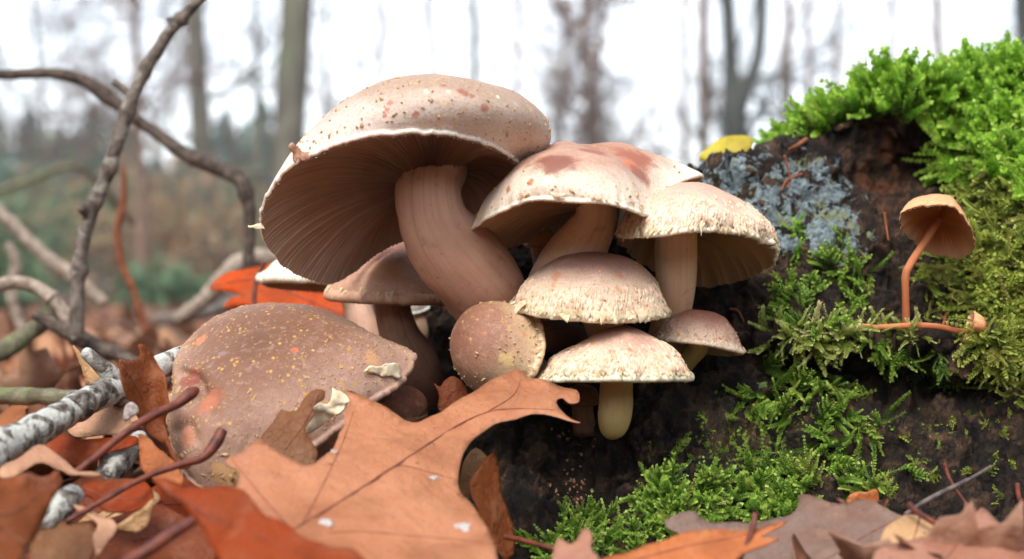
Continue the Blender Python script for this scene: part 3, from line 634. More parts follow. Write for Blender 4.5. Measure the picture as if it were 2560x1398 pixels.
def button(px, py, d, rpx, hpx, label, mats, base, pitch=10, roll=0, srad=.5, smat=None, phi=105, seed=0, cone=0):
    R, ax = rim_circle(px, py, d, rpx, pitch, roll)
    root = thing('mushroom_button', W(*base), label, 'mushroom', 'young mushrooms in the cluster')
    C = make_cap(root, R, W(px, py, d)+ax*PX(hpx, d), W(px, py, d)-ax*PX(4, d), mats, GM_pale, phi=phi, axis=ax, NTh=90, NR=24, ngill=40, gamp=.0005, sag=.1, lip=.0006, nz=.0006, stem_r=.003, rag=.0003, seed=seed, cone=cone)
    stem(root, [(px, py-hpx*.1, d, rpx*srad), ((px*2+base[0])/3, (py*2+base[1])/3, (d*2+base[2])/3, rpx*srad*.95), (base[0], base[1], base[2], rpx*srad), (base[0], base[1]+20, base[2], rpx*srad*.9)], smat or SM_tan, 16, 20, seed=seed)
    return C
button(1040, 765, .52, 32, 40, 'small whitish young mushroom in the gap beside the bent stem', CM('cap_skin_white', lin(228, 196, 170), lin(240, 226, 206), lin(250, 246, 236)), (1050, 830, .52), 25, -10, .7, seed=31)
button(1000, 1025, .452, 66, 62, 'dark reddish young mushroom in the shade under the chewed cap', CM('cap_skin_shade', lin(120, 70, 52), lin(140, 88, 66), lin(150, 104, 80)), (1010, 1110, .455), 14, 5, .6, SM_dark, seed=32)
button(1335, 925, .448, 40, 34, 'pale grey young mushroom behind the sideways egg-shaped one', CM('cap_skin_grey', lin(172, 144, 120), lin(190, 166, 140), lin(204, 184, 160)), (1345, 985, .452), 20, 0, .7, seed=33)
button(1345, 600, .478, 40, 40, 'orange young mushroom in the dark gap beneath the wavy cap', CM('cap_skin_orange', lin(214, 130, 60), lin(206, 140, 84), lin(190, 130, 90)), (1360, 680, .48), 25, 10, .6, SM_dark, seed=34)
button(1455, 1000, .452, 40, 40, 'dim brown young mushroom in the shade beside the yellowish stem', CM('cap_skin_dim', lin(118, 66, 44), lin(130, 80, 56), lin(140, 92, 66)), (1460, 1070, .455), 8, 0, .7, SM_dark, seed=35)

# --- two little orange bonnets on the moss
M_bon = CM('bonnet_skin', lin(188, 104, 60), lin(206, 128, 80), lin(222, 164, 116), (), .0, e0=.5, e1=1)
GM_bon = gill_mat('bonnet_gills', lin(216, 150, 98), lin(196, 112, 62), 60)
SM_bon = stem_mat('bonnet_stem', lin(206, 134, 90), lin(150, 82, 46), .2)
rb = [(2251, 552, .452), (2262, 524, .449), (2304, 512, .447), (2356, 511, .447), (2388, 520, .448), (2414, 552, .451), (2434, 590, .456), (2432, 620, .462), (2404, 642, .468), (2358, 637, .471), (2322, 630, .470), (2286, 602, .465), (2256, 573, .458)]
root = thing('bonnet_mushroom', W(2265, 815, .452), 'small orange bonnet mushroom with kinked stem standing on the mossy ledge', 'mushroom', 'small orange bonnets on the moss')
CB = make_cap(root, P3(rb), W(2372, 528, .4705), W(2350, 548, .4635), M_bon, GM_bon, phi=70, axis=unit(np.array((.18, .72, .62))), NTh=120, NR=24, ngill=44, gamp=.0014, sag=.25, lip=.0003, nz=.0006, nfreq=120, stem_r=.0012, rag=.0008, seed=41)
stem(root, [(2352, 542, .464, 8), (2335, 568, .462, 9), (2305, 615, .458, 9.5), (2275, 662, .453, 10), (2264, 690, .452, 10), (2264, 740, .452, 9), (2265, 800, .452, 9.5), (2265, 830, .452, 9)], SM_bon, 60, 16, bump=.04, seed=3)
root = thing('bonnet_mushroom', W(2160, 818, .449), 'toppled orange bonnet mushroom lying along the mossy ledge', 'mushroom', 'small orange bonnets on the moss')
axl = unit(np.array((.86, -.1, -.38)))
CL = make_cap(root, rim_axis(W(2424, 812, .449), axl, PX(40, .449), wob=[(3, .18, 1), (5, .1, 0)]), W(2464, 832, .448), W(2440, 822, .449), M_bon, GM_bon, phi=70, axis=axl, NTh=80, NR=20, ngill=36, gamp=.0008, sag=.2, lip=.0002, nz=.0008, nfreq=120, stem_r=.001, rag=.001, seed=42)
stem(root, [(2150, 815, .450, 6), (2200, 818, .449, 7), (2290, 814, .447, 8), (2350, 818, .447, 8), (2400, 829, .448, 8), (2440, 826, .449, 7)], SM_bon, 40, 14, bump=.04, seed=5)
# dry lump beside it
M_lump = bark_mat('dry_lump_skin', lin(40, 30, 27), lin(92, 70, 58), lin(150, 118, 84), 350, bs=1, bd=.002)
a = np.arange(26)/26*2*math.pi; ph_ = np.linspace(.05, math.pi-.05, 16)
Sx = np.stack([np.sin(ph_)[:, None]*np.cos(a), np.sin(ph_)[:, None]*np.sin(a), np.broadcast_to(np.cos(ph_)[:, None], (16, 26))], -1)
Lp = W(2408, 905, .452)+Sx*np.array((.0052, .005, .0058))*(1+.35*fbm(Sx*2.2+3, 4))[..., None]
tag(obj('wood_lump', mesh_np('wood_lump', Lp.reshape(-1, 3), grid_faces(16, 26)), M_lump), 'crumbly dark wood lump below the toppled bonnet cap', 'wood lump')

# ------------------------------------------------------------------ moss
def shoot(seed, stations=15, arms=3, branch=0, flat=False, leaf=.17, bend=.25):
    r = np.random.default_rng(seed); V, Fq, tipv, base = [], [], [], 0
    def axis_pts(P0, d0, L, n, bnd):
        q = unit(np.cross(d0, (0.3, 1, .2))); t = np.linspace(0, 1, n)[:, None]
        return P0+d0*L*t+q*(bnd*L*t*t)
    def leaves(P, lf, t0):
        nonlocal base
        T = unit(np.gradient(P, axis=0)); n = len(P)
        for k in range(n):
            u = unit(np.cross(T[k], (0, 1., .3))); v = np.cross(T[k], u)
            na = 2 if flat else arms
            for j in range(na):
                an = (j*math.pi if flat else j*2*math.pi/arms+k*1.1)+r.normal()*.3
                o = u*math.cos(an)+v*math.sin(an); f = k/max(n-1, 1); l = lf*(1-.45*f)*r.uniform(.8, 1.2)
                d = unit(T[k]*(.55+.6*f)+o); w = np.cross(d, T[k]); w = unit(w)*l*.48
                p = P[k]; mid = p+d*l*.5+T[k]*l*.08
                V.extend([p, mid+w, p+d*l+T[k]*l*.22, mid-w]); Fq.append((base, base+1, base+2, base+3)); base += 4
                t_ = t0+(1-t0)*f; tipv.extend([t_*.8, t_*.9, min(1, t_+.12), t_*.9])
        e = .012 if not branch else .015
        for k in range(0, n-1):
            w = unit(np.cross(T[k], (0.2, 1., .1)))*e
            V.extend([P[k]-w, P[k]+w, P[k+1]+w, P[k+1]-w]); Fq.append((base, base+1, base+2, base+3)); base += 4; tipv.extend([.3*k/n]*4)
    P = axis_pts(np.zeros(3), np.array((0, 0, 1.)), 1, stations, bend); leaves(P, leaf, 0)
    for b in range(branch):
        k = int(stations*(.2+.6*b/branch)); sd = 1 if b % 2 else -1
        d0 = unit(np.array((sd*.8, r.normal()*.25, .75))); leaves(axis_pts(P[k], d0, .42*(1-.4*b/branch), 6, .2*sd), leaf*.75, k/stations)
    return np.array(V), np.array(Fq), np.array(tipv)
SHOOT_A = [shoot(k, 13, 3, leaf=.24, bend=.1+.1*k) for k in range(5)]
SHOOT_B = [shoot(20+k, 9, 3, branch=6, flat=True, leaf=.17, bend=.15*k) for k in range(4)]
SHOOT_C = [shoot(40+k, 16, 2, flat=True, leaf=.17, bend=.3+.15*k) for k in range(4)]
def scatter_moss(name, pts, dirs, L, protos, mat, seed, label, group=None, fat=1.0):
    r = np.random.default_rng(seed); Vs, Fs, tp, sh, off = [], [], [], [], 0
    n = len(pts); which = r.integers(0, len(protos), n)
    for w, (PV, PF, PT) in enumerate(protos):
        idx = np.where(which == w)[0]
        if not len(idx): continue
        z = unit(dirs[idx]); q = unit(np.cross(z, unit(r.normal(size=(len(idx), 3))))); y = np.cross(z, q)
        Mx = np.stack([q*fat, y*fat, z], -1)*L[idx][:, None, None]
        V = np.einsum('nij,kj->nki', Mx, PV)+pts[idx][:, None]
        Fs.append((PF[None]+(np.arange(len(idx))*len(PV))[:, None, None]+off).reshape(-1, 4)); off += len(idx)*len(PV)
        Vs.append(V.reshape(-1, 3)); tp.append(np.broadcast_to(PT, (len(idx), len(PT))).ravel()); sh.append(np.repeat(r.random(len(idx)), len(PV)))
    me = mesh_np(name, np.vstack(Vs), np.vstack(Fs), attrs=dict(tip=np.concatenate(tp), shade=np.concatenate(sh)))
    return tag(obj(name, me, mat), label, 'moss', group, 'stuff')
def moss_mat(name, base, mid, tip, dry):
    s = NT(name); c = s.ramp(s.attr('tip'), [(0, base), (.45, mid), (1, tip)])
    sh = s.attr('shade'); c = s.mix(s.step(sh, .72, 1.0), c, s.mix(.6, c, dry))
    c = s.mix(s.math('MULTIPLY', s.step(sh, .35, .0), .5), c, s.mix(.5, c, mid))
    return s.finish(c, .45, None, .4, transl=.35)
MO_cush = moss_mat('moss_bright', lin(70, 98, 22), lin(108, 160, 34), lin(178, 216, 84), lin(172, 190, 84))
MO_hang = moss_mat('moss_olive', lin(88, 90, 32), lin(132, 146, 56), lin(184, 196, 92), lin(170, 150, 90))
MO_low = moss_mat('moss_green', lin(66, 84, 26), lin(104, 142, 46), lin(168, 196, 86), lin(176, 180, 90))
MO_pale = moss_mat('moss_pale', lin(120, 132, 52), lin(164, 178, 84), lin(206, 208, 136), lin(224, 212, 168))
def in_poly(q, poly):
    o = np.array(poly, float); ins = np.zeros(len(q), bool)
    for (ax_, ay), (bx, by) in zip(o, np.roll(o, -1, 0)):
        cnd = (ay > q[:, 1]) != (by > q[:, 1])
        if by != ay: ins ^= cnd & (q[:, 0] < (bx-ax_)*(q[:, 1]-ay)/(by-ay)+ax_)
    return ins
def moss_px(name, poly, n, l0, l1, protos, mat, seed, label, down=.5, outw=.8, jit=.5, side=0, group='moss on the log', fat=1.0, clump=0, lift=0.0):
    r = np.random.default_rng(seed+70); o = np.array(poly, float); lo, hi = o.min(0), o.max(0)
    pts, dirs, L = [], [], []
    while len(pts) < n:
        q = r.uniform(lo, hi, (n*2, 2)); q = q[in_poly(q, poly)]
        if clump:
            q = q[fbm(np.column_stack([q/clump, np.full(len(q), seed*1.7)]), 2)+r.normal(size=len(q))*.10 > .08]
        for x, y in q:
            p, nn = log_hit(x, y)
            if p is None: continue
            pts.append(p-nn*.001+nn*lift); dirs.append(unit(nn*outw+np.array((side, 0, -down))+r.normal(size=3)*jit)); L.append(r.uniform(l0, l1))
            if len(pts) >= n: break
    return scatter_moss(name, np.array(pts), np.array(dirs), np.array(L), protos, mat, seed, label, group, fat)
# bright cushion over the top of the log
r = np.random.default_rng(5); Nlog = unit(np.cross(np.gradient(G, axis=1), np.gradient(G, axis=0)))
if Nlog[80, 260, 1] > 0: Nlog = -Nlog
LOWB = np.array([(1960, 335), (1990, 345), (2050, 345), (2115, 300), (2180, 296), (2240, 300), (2300, 300), (2380, 315), (2440, 380), (2560, 520), (3000, 560)])
PYs = HORY-(G[..., 2]-CH)/G[..., 1]*F; rowi = np.arange(nr)[:, None]*np.ones((1, len(cpx)))
okm = (PXg > 2045) & ((PYs < np.interp(PXg, LOWB[:, 0], LOWB[:, 1])) | (rowi >= nf)) & (rowi > 80) & (rowi < nr-4)
area = np.linalg.norm(np.cross(np.gradient(G, axis=1), np.gradient(G, axis=0)), axis=-1)*okm
area = area*np.where(PXg > 2680, .15, 1.0)*np.where(rowi >= nf+6, .35, 1.0)
pi_ = r.choice(G[..., 0].size, 3600, p=(area/area.sum()).ravel())
bp = G.reshape(-1, 3)[pi_]+r.normal(size=(3600, 3))*.0009; bn = Nlog.reshape(-1, 3)[pi_]
edge = np.clip(1-(PXg.ravel()[pi_]-2045)/110, 0, 1); frontm = (rowi.ravel()[pi_] < nf-13)
dr = bn*.7+np.array((0, 0, .75))*(~frontm)[:, None]+np.where(frontm[:, None], np.array((-.15, -.35, .05)), 0)+np.array((-1.3, -.1, -.25))*edge[:, None]+r.normal(size=(3600, 3))*.38
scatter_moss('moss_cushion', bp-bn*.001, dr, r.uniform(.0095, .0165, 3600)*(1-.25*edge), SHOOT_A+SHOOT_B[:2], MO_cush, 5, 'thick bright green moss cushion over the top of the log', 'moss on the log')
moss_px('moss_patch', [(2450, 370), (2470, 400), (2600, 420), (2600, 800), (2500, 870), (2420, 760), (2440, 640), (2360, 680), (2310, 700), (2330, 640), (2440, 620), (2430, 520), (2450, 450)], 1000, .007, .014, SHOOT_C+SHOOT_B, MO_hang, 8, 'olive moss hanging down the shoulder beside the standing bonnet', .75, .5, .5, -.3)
moss_px('moss_patch', [(2310, 690), (2380, 660), (2480, 680), (2600, 800), (2600, 1000), (2520, 1010), (2440, 870), (2350, 800)], 420, .005, .011, SHOOT_C, MO_hang, 9, 'thin straggly olive moss around the toppled bonnet cap', .8, .5, .6, -.1)
moss_px('moss_patch', [(2380, 385), (2430, 370), (2460, 420), (2450, 470), (2400, 420)], 30, .010, .017, SHOOT_C, MO_cush, 10, 'long moss shoots reaching over the dark hollow', .05, .5, .25, -1.5)
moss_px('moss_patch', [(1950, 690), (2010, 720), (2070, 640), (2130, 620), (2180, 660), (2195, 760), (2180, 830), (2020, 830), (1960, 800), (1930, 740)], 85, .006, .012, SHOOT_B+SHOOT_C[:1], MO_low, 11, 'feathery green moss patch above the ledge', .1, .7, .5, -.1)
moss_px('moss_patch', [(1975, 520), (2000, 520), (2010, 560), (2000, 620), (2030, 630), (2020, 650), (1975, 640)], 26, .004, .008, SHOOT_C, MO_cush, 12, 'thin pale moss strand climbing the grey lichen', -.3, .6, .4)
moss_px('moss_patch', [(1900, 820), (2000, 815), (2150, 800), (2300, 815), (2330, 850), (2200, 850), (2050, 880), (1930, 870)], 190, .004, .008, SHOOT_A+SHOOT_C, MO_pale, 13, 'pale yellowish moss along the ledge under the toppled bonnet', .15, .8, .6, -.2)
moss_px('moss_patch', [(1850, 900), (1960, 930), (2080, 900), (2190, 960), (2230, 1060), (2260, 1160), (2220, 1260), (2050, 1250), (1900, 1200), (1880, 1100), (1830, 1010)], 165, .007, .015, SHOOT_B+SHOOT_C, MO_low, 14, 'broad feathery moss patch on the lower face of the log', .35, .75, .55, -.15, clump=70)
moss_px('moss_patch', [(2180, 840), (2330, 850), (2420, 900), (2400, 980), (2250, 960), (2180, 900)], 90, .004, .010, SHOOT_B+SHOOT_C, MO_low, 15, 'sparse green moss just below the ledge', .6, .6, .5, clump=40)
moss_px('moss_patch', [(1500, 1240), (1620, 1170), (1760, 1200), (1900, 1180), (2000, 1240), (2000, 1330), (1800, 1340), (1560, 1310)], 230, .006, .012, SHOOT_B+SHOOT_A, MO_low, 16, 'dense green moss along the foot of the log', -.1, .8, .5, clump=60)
moss_px('moss_patch', [(1320, 1370), (1420, 1290), (1520, 1300), (1700, 1330), (1760, 1420), (1560, 1430), (1400, 1430)], 150, .005, .010, SHOOT_B+SHOOT_C, MO_low, 17, 'dark tufts of moss on the ground before the log', -.3, .8, .5, clump=45)
moss_px('moss_patch', [(2230, 1000), (2500, 980), (2560, 1100), (2520, 1250), (2300, 1280), (2250, 1150)], 40, .003, .006, SHOOT_B, MO_hang, 18, 'scattered thin moss on the bare lower bark', .5, .6, .6, clump=40)
moss_px('moss_patch', [(1720, 1000), (1850, 950), (1880, 1150), (1760, 1200), (1680, 1120)], 45, .002, .005, SHOOT_B, MO_low, 19, 'tiny moss sprigs on the dark bark below the cluster', .3, .6, .6, clump=30)

# ------------------------------------------------------------------ foreground oak leaves
LP = [(0, lin(96, 54, 32)), (.2, lin(144, 74, 36)), (.4, lin(176, 108, 68)), (.6, lin(150, 68, 28)), (.8, lin(190, 144, 110)), (1, lin(122, 84, 64))]
ML = leaf_mat('oak_leaf_dead', LP); MLu = leaf_mat('oak_leaf_dead_under', LP, under=lin(206, 172, 148))
def lm(name, c, **k): return leaf_mat('oak_leaf_'+name, c, per_object=False, **k)
M_tan = lm('tan', lin(194, 132, 96), rough=.45); M_ora = lm('rust', lin(158, 62, 14), transl=.35); M_brn = lm('brown', lin(132, 70, 34)); M_olv = lm('olive', lin(122, 84, 54))
M_gry = lm('grey', lin(134, 110, 98)); M_sal = lm('salmon', lin(196, 116, 68)); M_pnk = lm('pinkish', lin(174, 124, 102)); M_vor = lm('orange', lin(222, 92, 26), transl=.45)
M_yel = lm('yellow', lin(212, 196, 70), transl=.3); M_pal = lm('pale', lin(206, 160, 128)); M_drk = lm('dark', lin(126, 62, 36)); M_bei = lm('beige', lin(206, 164, 118))
M_vein = plain_mat('leaf_vein', lin(136, 78, 60), lin(104, 56, 44), 400, .55); M_pet = plain_mat('leaf_stalk', lin(112, 56, 38), lin(70, 34, 28), 300, .5)
M_petp = plain_mat('leaf_stalk_purple', lin(150, 98, 94), lin(110, 66, 66), 300, .4)
M_bird = plain_mat('white_specks', lin(158, 144, 136), lin(196, 188, 184), 900, .8); M_petg = plain_mat('leaf_stalk_grey', lin(70, 60, 56), lin(112, 98, 92), 300, .6)
def leaf(label, outline, dfun, mat, veins=(), vr=2.2, stalks=(), step=20, crinkle=.0015, seed=0, under=None, group='fallen oak leaves', freq=60, spots=()):
    o = np.array(outline, float); c = o.mean(0); low = o[np.argmax(o[:, 1])]
    root = thing('oak_leaf', W(low[0], low[1], dfun(*low)), label, 'leaf', group)
    blade = obj('blade', sheet_px('blade', outline, dfun, step, .0004, crinkle, seed, mats=2, freq=freq), [mat, under or mat], root)
    me = blade.data; bv = BVHTree.FromPolygons([v.co.copy() for v in me.vertices], [tuple(p.vertices) for p in me.polygons])
    def dep(x, y):                                           # depth of the finished blade under a picture point
        h = bv.ray_cast(EYE, (Vector(W(x, y, 1.0))-EYE).normalized()); return h[0].y if h[0] is not None else dfun(x, y)
    for k, v in enumerate(veins):
        q = cr(np.array(v, float), 18); r0 = vr if k == 0 else vr*.55
        pts = [(x, y, dep(x, y)-.0001, r0*(1-.65*i/17)) for i, (x, y) in enumerate(q)]
        V, Fq, uv = tube_px(pts, 22, 6); obj('midrib' if k == 0 else 'vein', mesh_np('vein', V, Fq, uv), M_vein, blade)
    for pts in stalks:
        V, Fq, uv = tube_px(pts, 30, 10, bump=.08, freq=200); obj('stalk', mesh_np('stalk', V, Fq, uv), M_petg if label.startswith('grey') else M_petp if label.startswith('rust') else M_pet, root)
    for (x, y, rr) in spots:
        k = 9; an = np.arange(k)/k*2*math.pi; rad = rr*np.random.default_rng(int(x)).uniform(.5, 1.2, k)
        sh = [(x+1.3*rad[i]*math.cos(an[i]), y+.7*rad[i]*math.sin(an[i])) for i in range(k)]
        d_ = dep(x, y); dx = (dep(x+15, y)-dep(x-15, y))/30; dy = (dep(x, y+15)-dep(x, y-15))/30
        obj('white_speck', sheet_px('white_speck', sh, lambda a_, b_: d_+dx*(a_-x)+dy*(b_-y)-.0004, 6, .0002, .0002, 3, freq=300), M_bird, blade)
    return root
c8 = lambda l: [(380+x/2.2857, 920+y/2.2857) for x, y in l]
d1 = lambda x, y: .402-(y-950)*.00019-max(0, 1150-x)*2.6e-5-max(0, x-1250)*1.0e-5+.006*math.exp(-((x-1150)/90)**2-((y-1250)/120)**2)
leaf('big tan oak leaf with pointed lobes leaning on the mushrooms', c8([(2447, 300), (2400, 283), (2335, 225), (2310, 178), (2345, 162), (2380, 185), (2420, 186), (2444, 168), (2430, 122), (2330, 98), (2240, 72), (2160, 66), (2095, 28), (2060, 36), (2000, 62), (1900, 112), (1800, 160), (1740, 195), (1650, 262), (1560, 312), (1500, 322), (1440, 308), (1400, 280), (1340, 232), (1250, 188), (1180, 152), (1105, 133), (1132, 200), (1095, 250), (1098, 300), (1070, 350), (1060, 400), (1040, 460), (1000, 492), (930, 545), (880, 552), (830, 520), (750, 480), (680, 442), (620, 408), (560, 432), (500, 480), (460, 485), (424, 512), (445, 542), (492, 572), (500, 622), (480, 725), (520, 790), (620, 920), (800, 1120), (1200, 1250), (1700, 1280), (1975, 1200), (1970, 1090), (1950, 1000), (1900, 900), (1800, 762), (1752, 682), (1755, 580), (1780, 492), (1850, 402), (1950, 322), (2080, 282), (2200, 266), (2320, 274), (2400, 292)]),
     d1, M_tan, [c8([(800, 925), (1000, 810), (1300, 620), (1600, 420), (1800, 300), (2000, 235), (2300, 240)]), c8([(860, 890), (960, 700), (1080, 450), (1150, 250)]), c8([(1000, 945), (1200, 935), (1500, 960), (1800, 985), (1940, 1010)]), c8([(1250, 650), (1400, 560), (1600, 600), (1740, 640)]), c8([(800, 925), (650, 760), (520, 600), (450, 515)]), c8([(1900, 260), (2060, 160), (2110, 60)])],
     vr=3.4, step=17, crinkle=.0022, seed=2, freq=45, under=M_pal, spots=[c8([(1000, 880)])[0]+(16,), c8([(1780, 905)])[0]+(20,), c8([(1610, 625)])[0]+(11,), c8([(1040, 475)])[0]+(7,)])
leaf('rust orange oak leaf overlapping the big tan one', c8([(18, 662), (110, 680), (200, 692), (250, 712), (340, 716), (390, 705), (450, 716), (520, 746), (600, 800), (700, 850), (800, 900), (870, 930), (940, 962), (1010, 990), (1060, 988), (1130, 1002), (1190, 1050), (1222, 1110), (1180, 1220), (700, 1240), (420, 1200), (350, 1060), (270, 950), (230, 870), (190, 800), (120, 742), (45, 692)]),
     lambda x, y: .318-(y-1210)*.00010-.00002*(x-400)+.006*math.sin((x-380)/110), M_ora, [c8([(60, 676), (300, 830), (600, 960), (1000, 1120)])], step=22, seed=3, crinkle=.003)
c7_ = lambda l: [(x/2.2625, 780+y/2.2625) for x, y in l]
leaf('brown curled oak leaf at the corner of the litter with bent edge', c7_([(-60, 980), (40, 945), (130, 960), (250, 930), (330, 900), (370, 960), (350, 1010), (290, 1110), (220, 1200), (150, 1330), (90, 1460), (-60, 1480)]), lambda x, y: .325-(y-1180)*.00012+.0001*(x-60), M_brn, [c7_([(-40, 1150), (120, 1110), (330, 920)])], step=22, seed=4, crinkle=.004)
leaf('pale-edged brown leaf curling under the lichen branch', c7_([(0, 920), (40, 880), (120, 850), (180, 790), (240, 775), (300, 810), (370, 850), (440, 890), (550, 940), (540, 960), (440, 930), (380, 940), (330, 920), (240, 900), (120, 950), (20, 960)]), lambda x, y: .352-(y-1150)*.00008, M_pal, step=16, seed=5, crinkle=.004)
leaf('upright curled brown oak leaf beside the chewed mushroom', c7_([(678, 272), (742, 268), (805, 240), (785, 172), (830, 188), (880, 270), (912, 330), (945, 400), (952, 480), (960, 560), (925, 640), (950, 760), (1000, 830), (1068, 880), (1052, 905), (990, 885), (930, 785), (862, 725), (790, 605), (722, 485), (690, 385)]), lambda x, y: .383-.00004*(y-1000)+.008*math.sin((x-330)/38), M_brn, [c7_([(690, 300), (800, 470), (880, 620), (1000, 850)])], step=13, seed=6, crinkle=.0025,
     stalks=[[(178, 1190, .352, 9), (230, 1150, .356, 9), (310, 1085, .362, 10), (380, 1040, .367, 11), (440, 1012, .371, 12), (475, 985, .374, 16), (490, 975, .376, 12)]])
leaf('pinkish pale leaf underside below the lichen branch', c7_([(375, 660), (430, 610), (510, 590), (600, 530), (650, 515), (720, 560), (760, 640), (755, 690), (640, 690), (540, 700), (460, 712), (400, 700)]), lambda x, y: .405-.0001*(y-1050), M_pal, [], step=18, seed=7, crinkle=.002)
leaf('glowing dark orange leaf beneath the pinkish one', c7_([(240, 770), (300, 690), (370, 670), (460, 710), (600, 700), (760, 690), (770, 740), (620, 790), (500, 850), (420, 870), (330, 820)]), lambda x, y: .392-.00008*(y-1100), M_ora, [], step=18, seed=8)
leaf('olive brown leaf tucked under the chewed cap edge', c8([(612, 402), (690, 310), (740, 240), (800, 252), (840, 230), (870, 180), (930, 128), (982, 130), (985, 170), (950, 200), (915, 228), (930, 262), (880, 330), (890, 380), (922, 430), (946, 490), (930, 560), (870, 640), (740, 600), (640, 480)]), lambda x, y: .386-.00006*(y-1000), M_olv, [c8([(950, 150), (880, 300), (760, 470)])], step=14, seed=9, crinkle=.001)
leaf('grey-brown weathered oak leaf lying before the moss', [(1660, 1295), (1730, 1278), (1762, 1300), (1850, 1308), (1920, 1304), (1975, 1288), (2000, 1262), (1996, 1240), (2040, 1244), (2100, 1262), (2160, 1250), (2230, 1280), (2262, 1292), (2240, 1330), (2200, 1398), (2140, 1480), (1800, 1480), (1850, 1400), (1780, 1365), (1700, 1330)], lambda x, y: .372-(y-1240)*.00016+.006*math.sin((x-1700)/150), M_gry, [[(2270, 1285), (2180, 1330), (2080, 1390), (1980, 1440)]], step=20, seed=10, crinkle=.002,
     stalks=[[(2262, 1288, .366, 6), (2310, 1255, .369, 6), (2380, 1220, .372, 6.5), (2430, 1195, .375, 5), (2478, 1165, .378, 3)]])
leaf('salmon orange oak leaf with forked tip on the grey one', [(1470, 1420), (1560, 1385), (1640, 1352), (1720, 1325), (1800, 1318), (1860, 1322), (1966, 1303), (1900, 1342), (1945, 1346), (1890, 1372), (1840, 1400), (1800, 1470), (1560, 1480)], lambda x, y: .345-(y-1300)*.00016, M_sal, [[(1520, 1420), (1700, 1370), (1850, 1340), (1950, 1308)]], step=18, seed=11,
     stalks=[[(1888, 1285, .342, 9), (1882, 1320, .340, 8), (1868, 1360, .336, 8), (1845, 1400, .332, 9)]])
leaf('pinkish brown oak leaf under a long red stalk', [(2180, 1420), (2200, 1370), (2260, 1350), (2330, 1340), (2400, 1312), (2412, 1250), (2438, 1272), (2458, 1262), (2500, 1305), (2545, 1365), (2600, 1400), (2600, 1480), (2200, 1480)], lambda x, y: .346-(y-1260)*.00016, M_pnk, [[(2440, 1270), (2400, 1350), (2330, 1440)]], step=20, seed=12,
     stalks=[[(2272, 1262, .350, 9), (2300, 1285, .346, 8), (2360, 1320, .340, 8), (2440, 1350, .335, 9), (2520, 1368, .332, 10), (2600, 1375, .330, 10)]])
leaf('small beige leaf scrap against the grey leaf', [(2205, 1345), (2230, 1300), (2280, 1282), (2330, 1300), (2360, 1330), (2300, 1350), (2250, 1368), (2215, 1368)], lambda x, y: .352-(y-1280)*.00016, M_bei, [[(2300, 1290), (2290, 1330), (2275, 1366)]], step=13, seed=13)
leaf('small pink three-pointed leaf tip in front of the dark log foot', [(1382, 1440), (1384, 1380), (1395, 1338), (1420, 1356), (1440, 1350), (1462, 1320), (1480, 1340), (1478, 1372), (1500, 1398), (1505, 1440)], lambda x, y: .330-(y-1320)*.0001, M_pnk, [], step=14, seed=14)
leaf('narrow curled brown leaf standing behind the big tan leaf', [(1175, 1210), (1200, 1170), (1235, 1130), (1250, 1180), (1258, 1240), (1280, 1310), (1288, 1380), (1260, 1400), (1225, 1330), (1190, 1260)], lambda x, y: .386-(y-1130)*.00006+.00015*(x-1230), M_brn, [], step=13, seed=15,
     stalks=[[(1262, 1342, .374, 7), (1310, 1352, .370, 7), (1360, 1366, .366, 7), (1420, 1382, .362, 7)]])
leaf('pale crumpled leaf scrap beside the narrow curled leaf', [(1150, 1215), (1160, 1150), (1190, 1118), (1222, 1150), (1205, 1180), (1180, 1220), (1165, 1260)], lambda x, y: .392, M_bei, [], step=12, seed=16)
leaf('tiny toothed brown leaf in the dark under the cluster', [(1085, 965), (1100, 975), (1112, 960), (1135, 950), (1165, 975), (1170, 1020), (1130, 1050), (1095, 1020), (1098, 995)], lambda x, y: .44, M_drk, [], step=12, seed=17)
leaf('bright orange translucent leaf propped behind the mushrooms', [(525, 715), (560, 682), (620, 665), (700, 660), (760, 682), (845, 692), (860, 760), (840, 830), (700, 830), (640, 765), (562, 772), (580, 746), (605, 736), (548, 730)], lambda x, y: .60-.0001*(y-700), M_vor, [[(860, 790), (745, 740), (640, 700), (530, 715)], [(745, 740), (740, 690)]], step=22, seed=18, crinkle=.002,
     stalks=[[(662, 655, .575, 7), (645, 690, .574, 6), (636, 740, .572, 6), (640, 790, .57, 6)]])
leaf('yellow leaf lying on top of the log', [(1745, 398), (1775, 366), (1810, 345), (1850, 338), (1882, 348), (1875, 372), (1830, 392), (1780, 402)], lambda x, y: .552-.0001*(y-340), M_yel, [], step=14, seed=19, crinkle=.001)
leaf('small orange leaf tip poking up behind the grey leaf', [(2120, 1262), (2128, 1240), (2165, 1232), (2190, 1222), (2196, 1250), (2180, 1266)], lambda x, y: .388, M_sal, [], step=10, seed=20)
leaf('cream torn leaf fragment stuck on the lichen branch', c7_([(412, 208), (440, 225), (520, 300), (590, 370), (600, 420), (540, 430), (480, 380), (450, 300)]), lambda x, y: .42, M_bei, [], step=12, seed=21)
leaf('tiny white leaf scrap on the curled brown leaf', c7_([(705, 545), (740, 515), (775, 540), (778, 575), (740, 605), (698, 625)]), lambda x, y: .376, M_bird, [], step=10, seed=22)
leaf('tan curled leaf strip low in the litter', c7_([(420, 1070), (480, 1080), (560, 1130), (640, 1180), (665, 1240), (600, 1330), (540, 1398), (530, 1290), (560, 1230), (520, 1160)]), lambda x, y: .350-.00008*(y-1250), M_pal, [], step=15, seed=23, crinkle=.003)
leaf('pale brown leaf shred with ragged end near the rust leaf', c7_([(665, 1190), (720, 1140), (800, 1100), (870, 1050), (860, 1120), (830, 1200), (760, 1235), (690, 1230)]), lambda x, y: .348, M_bei, [], step=13, seed=24, crinkle=.003)
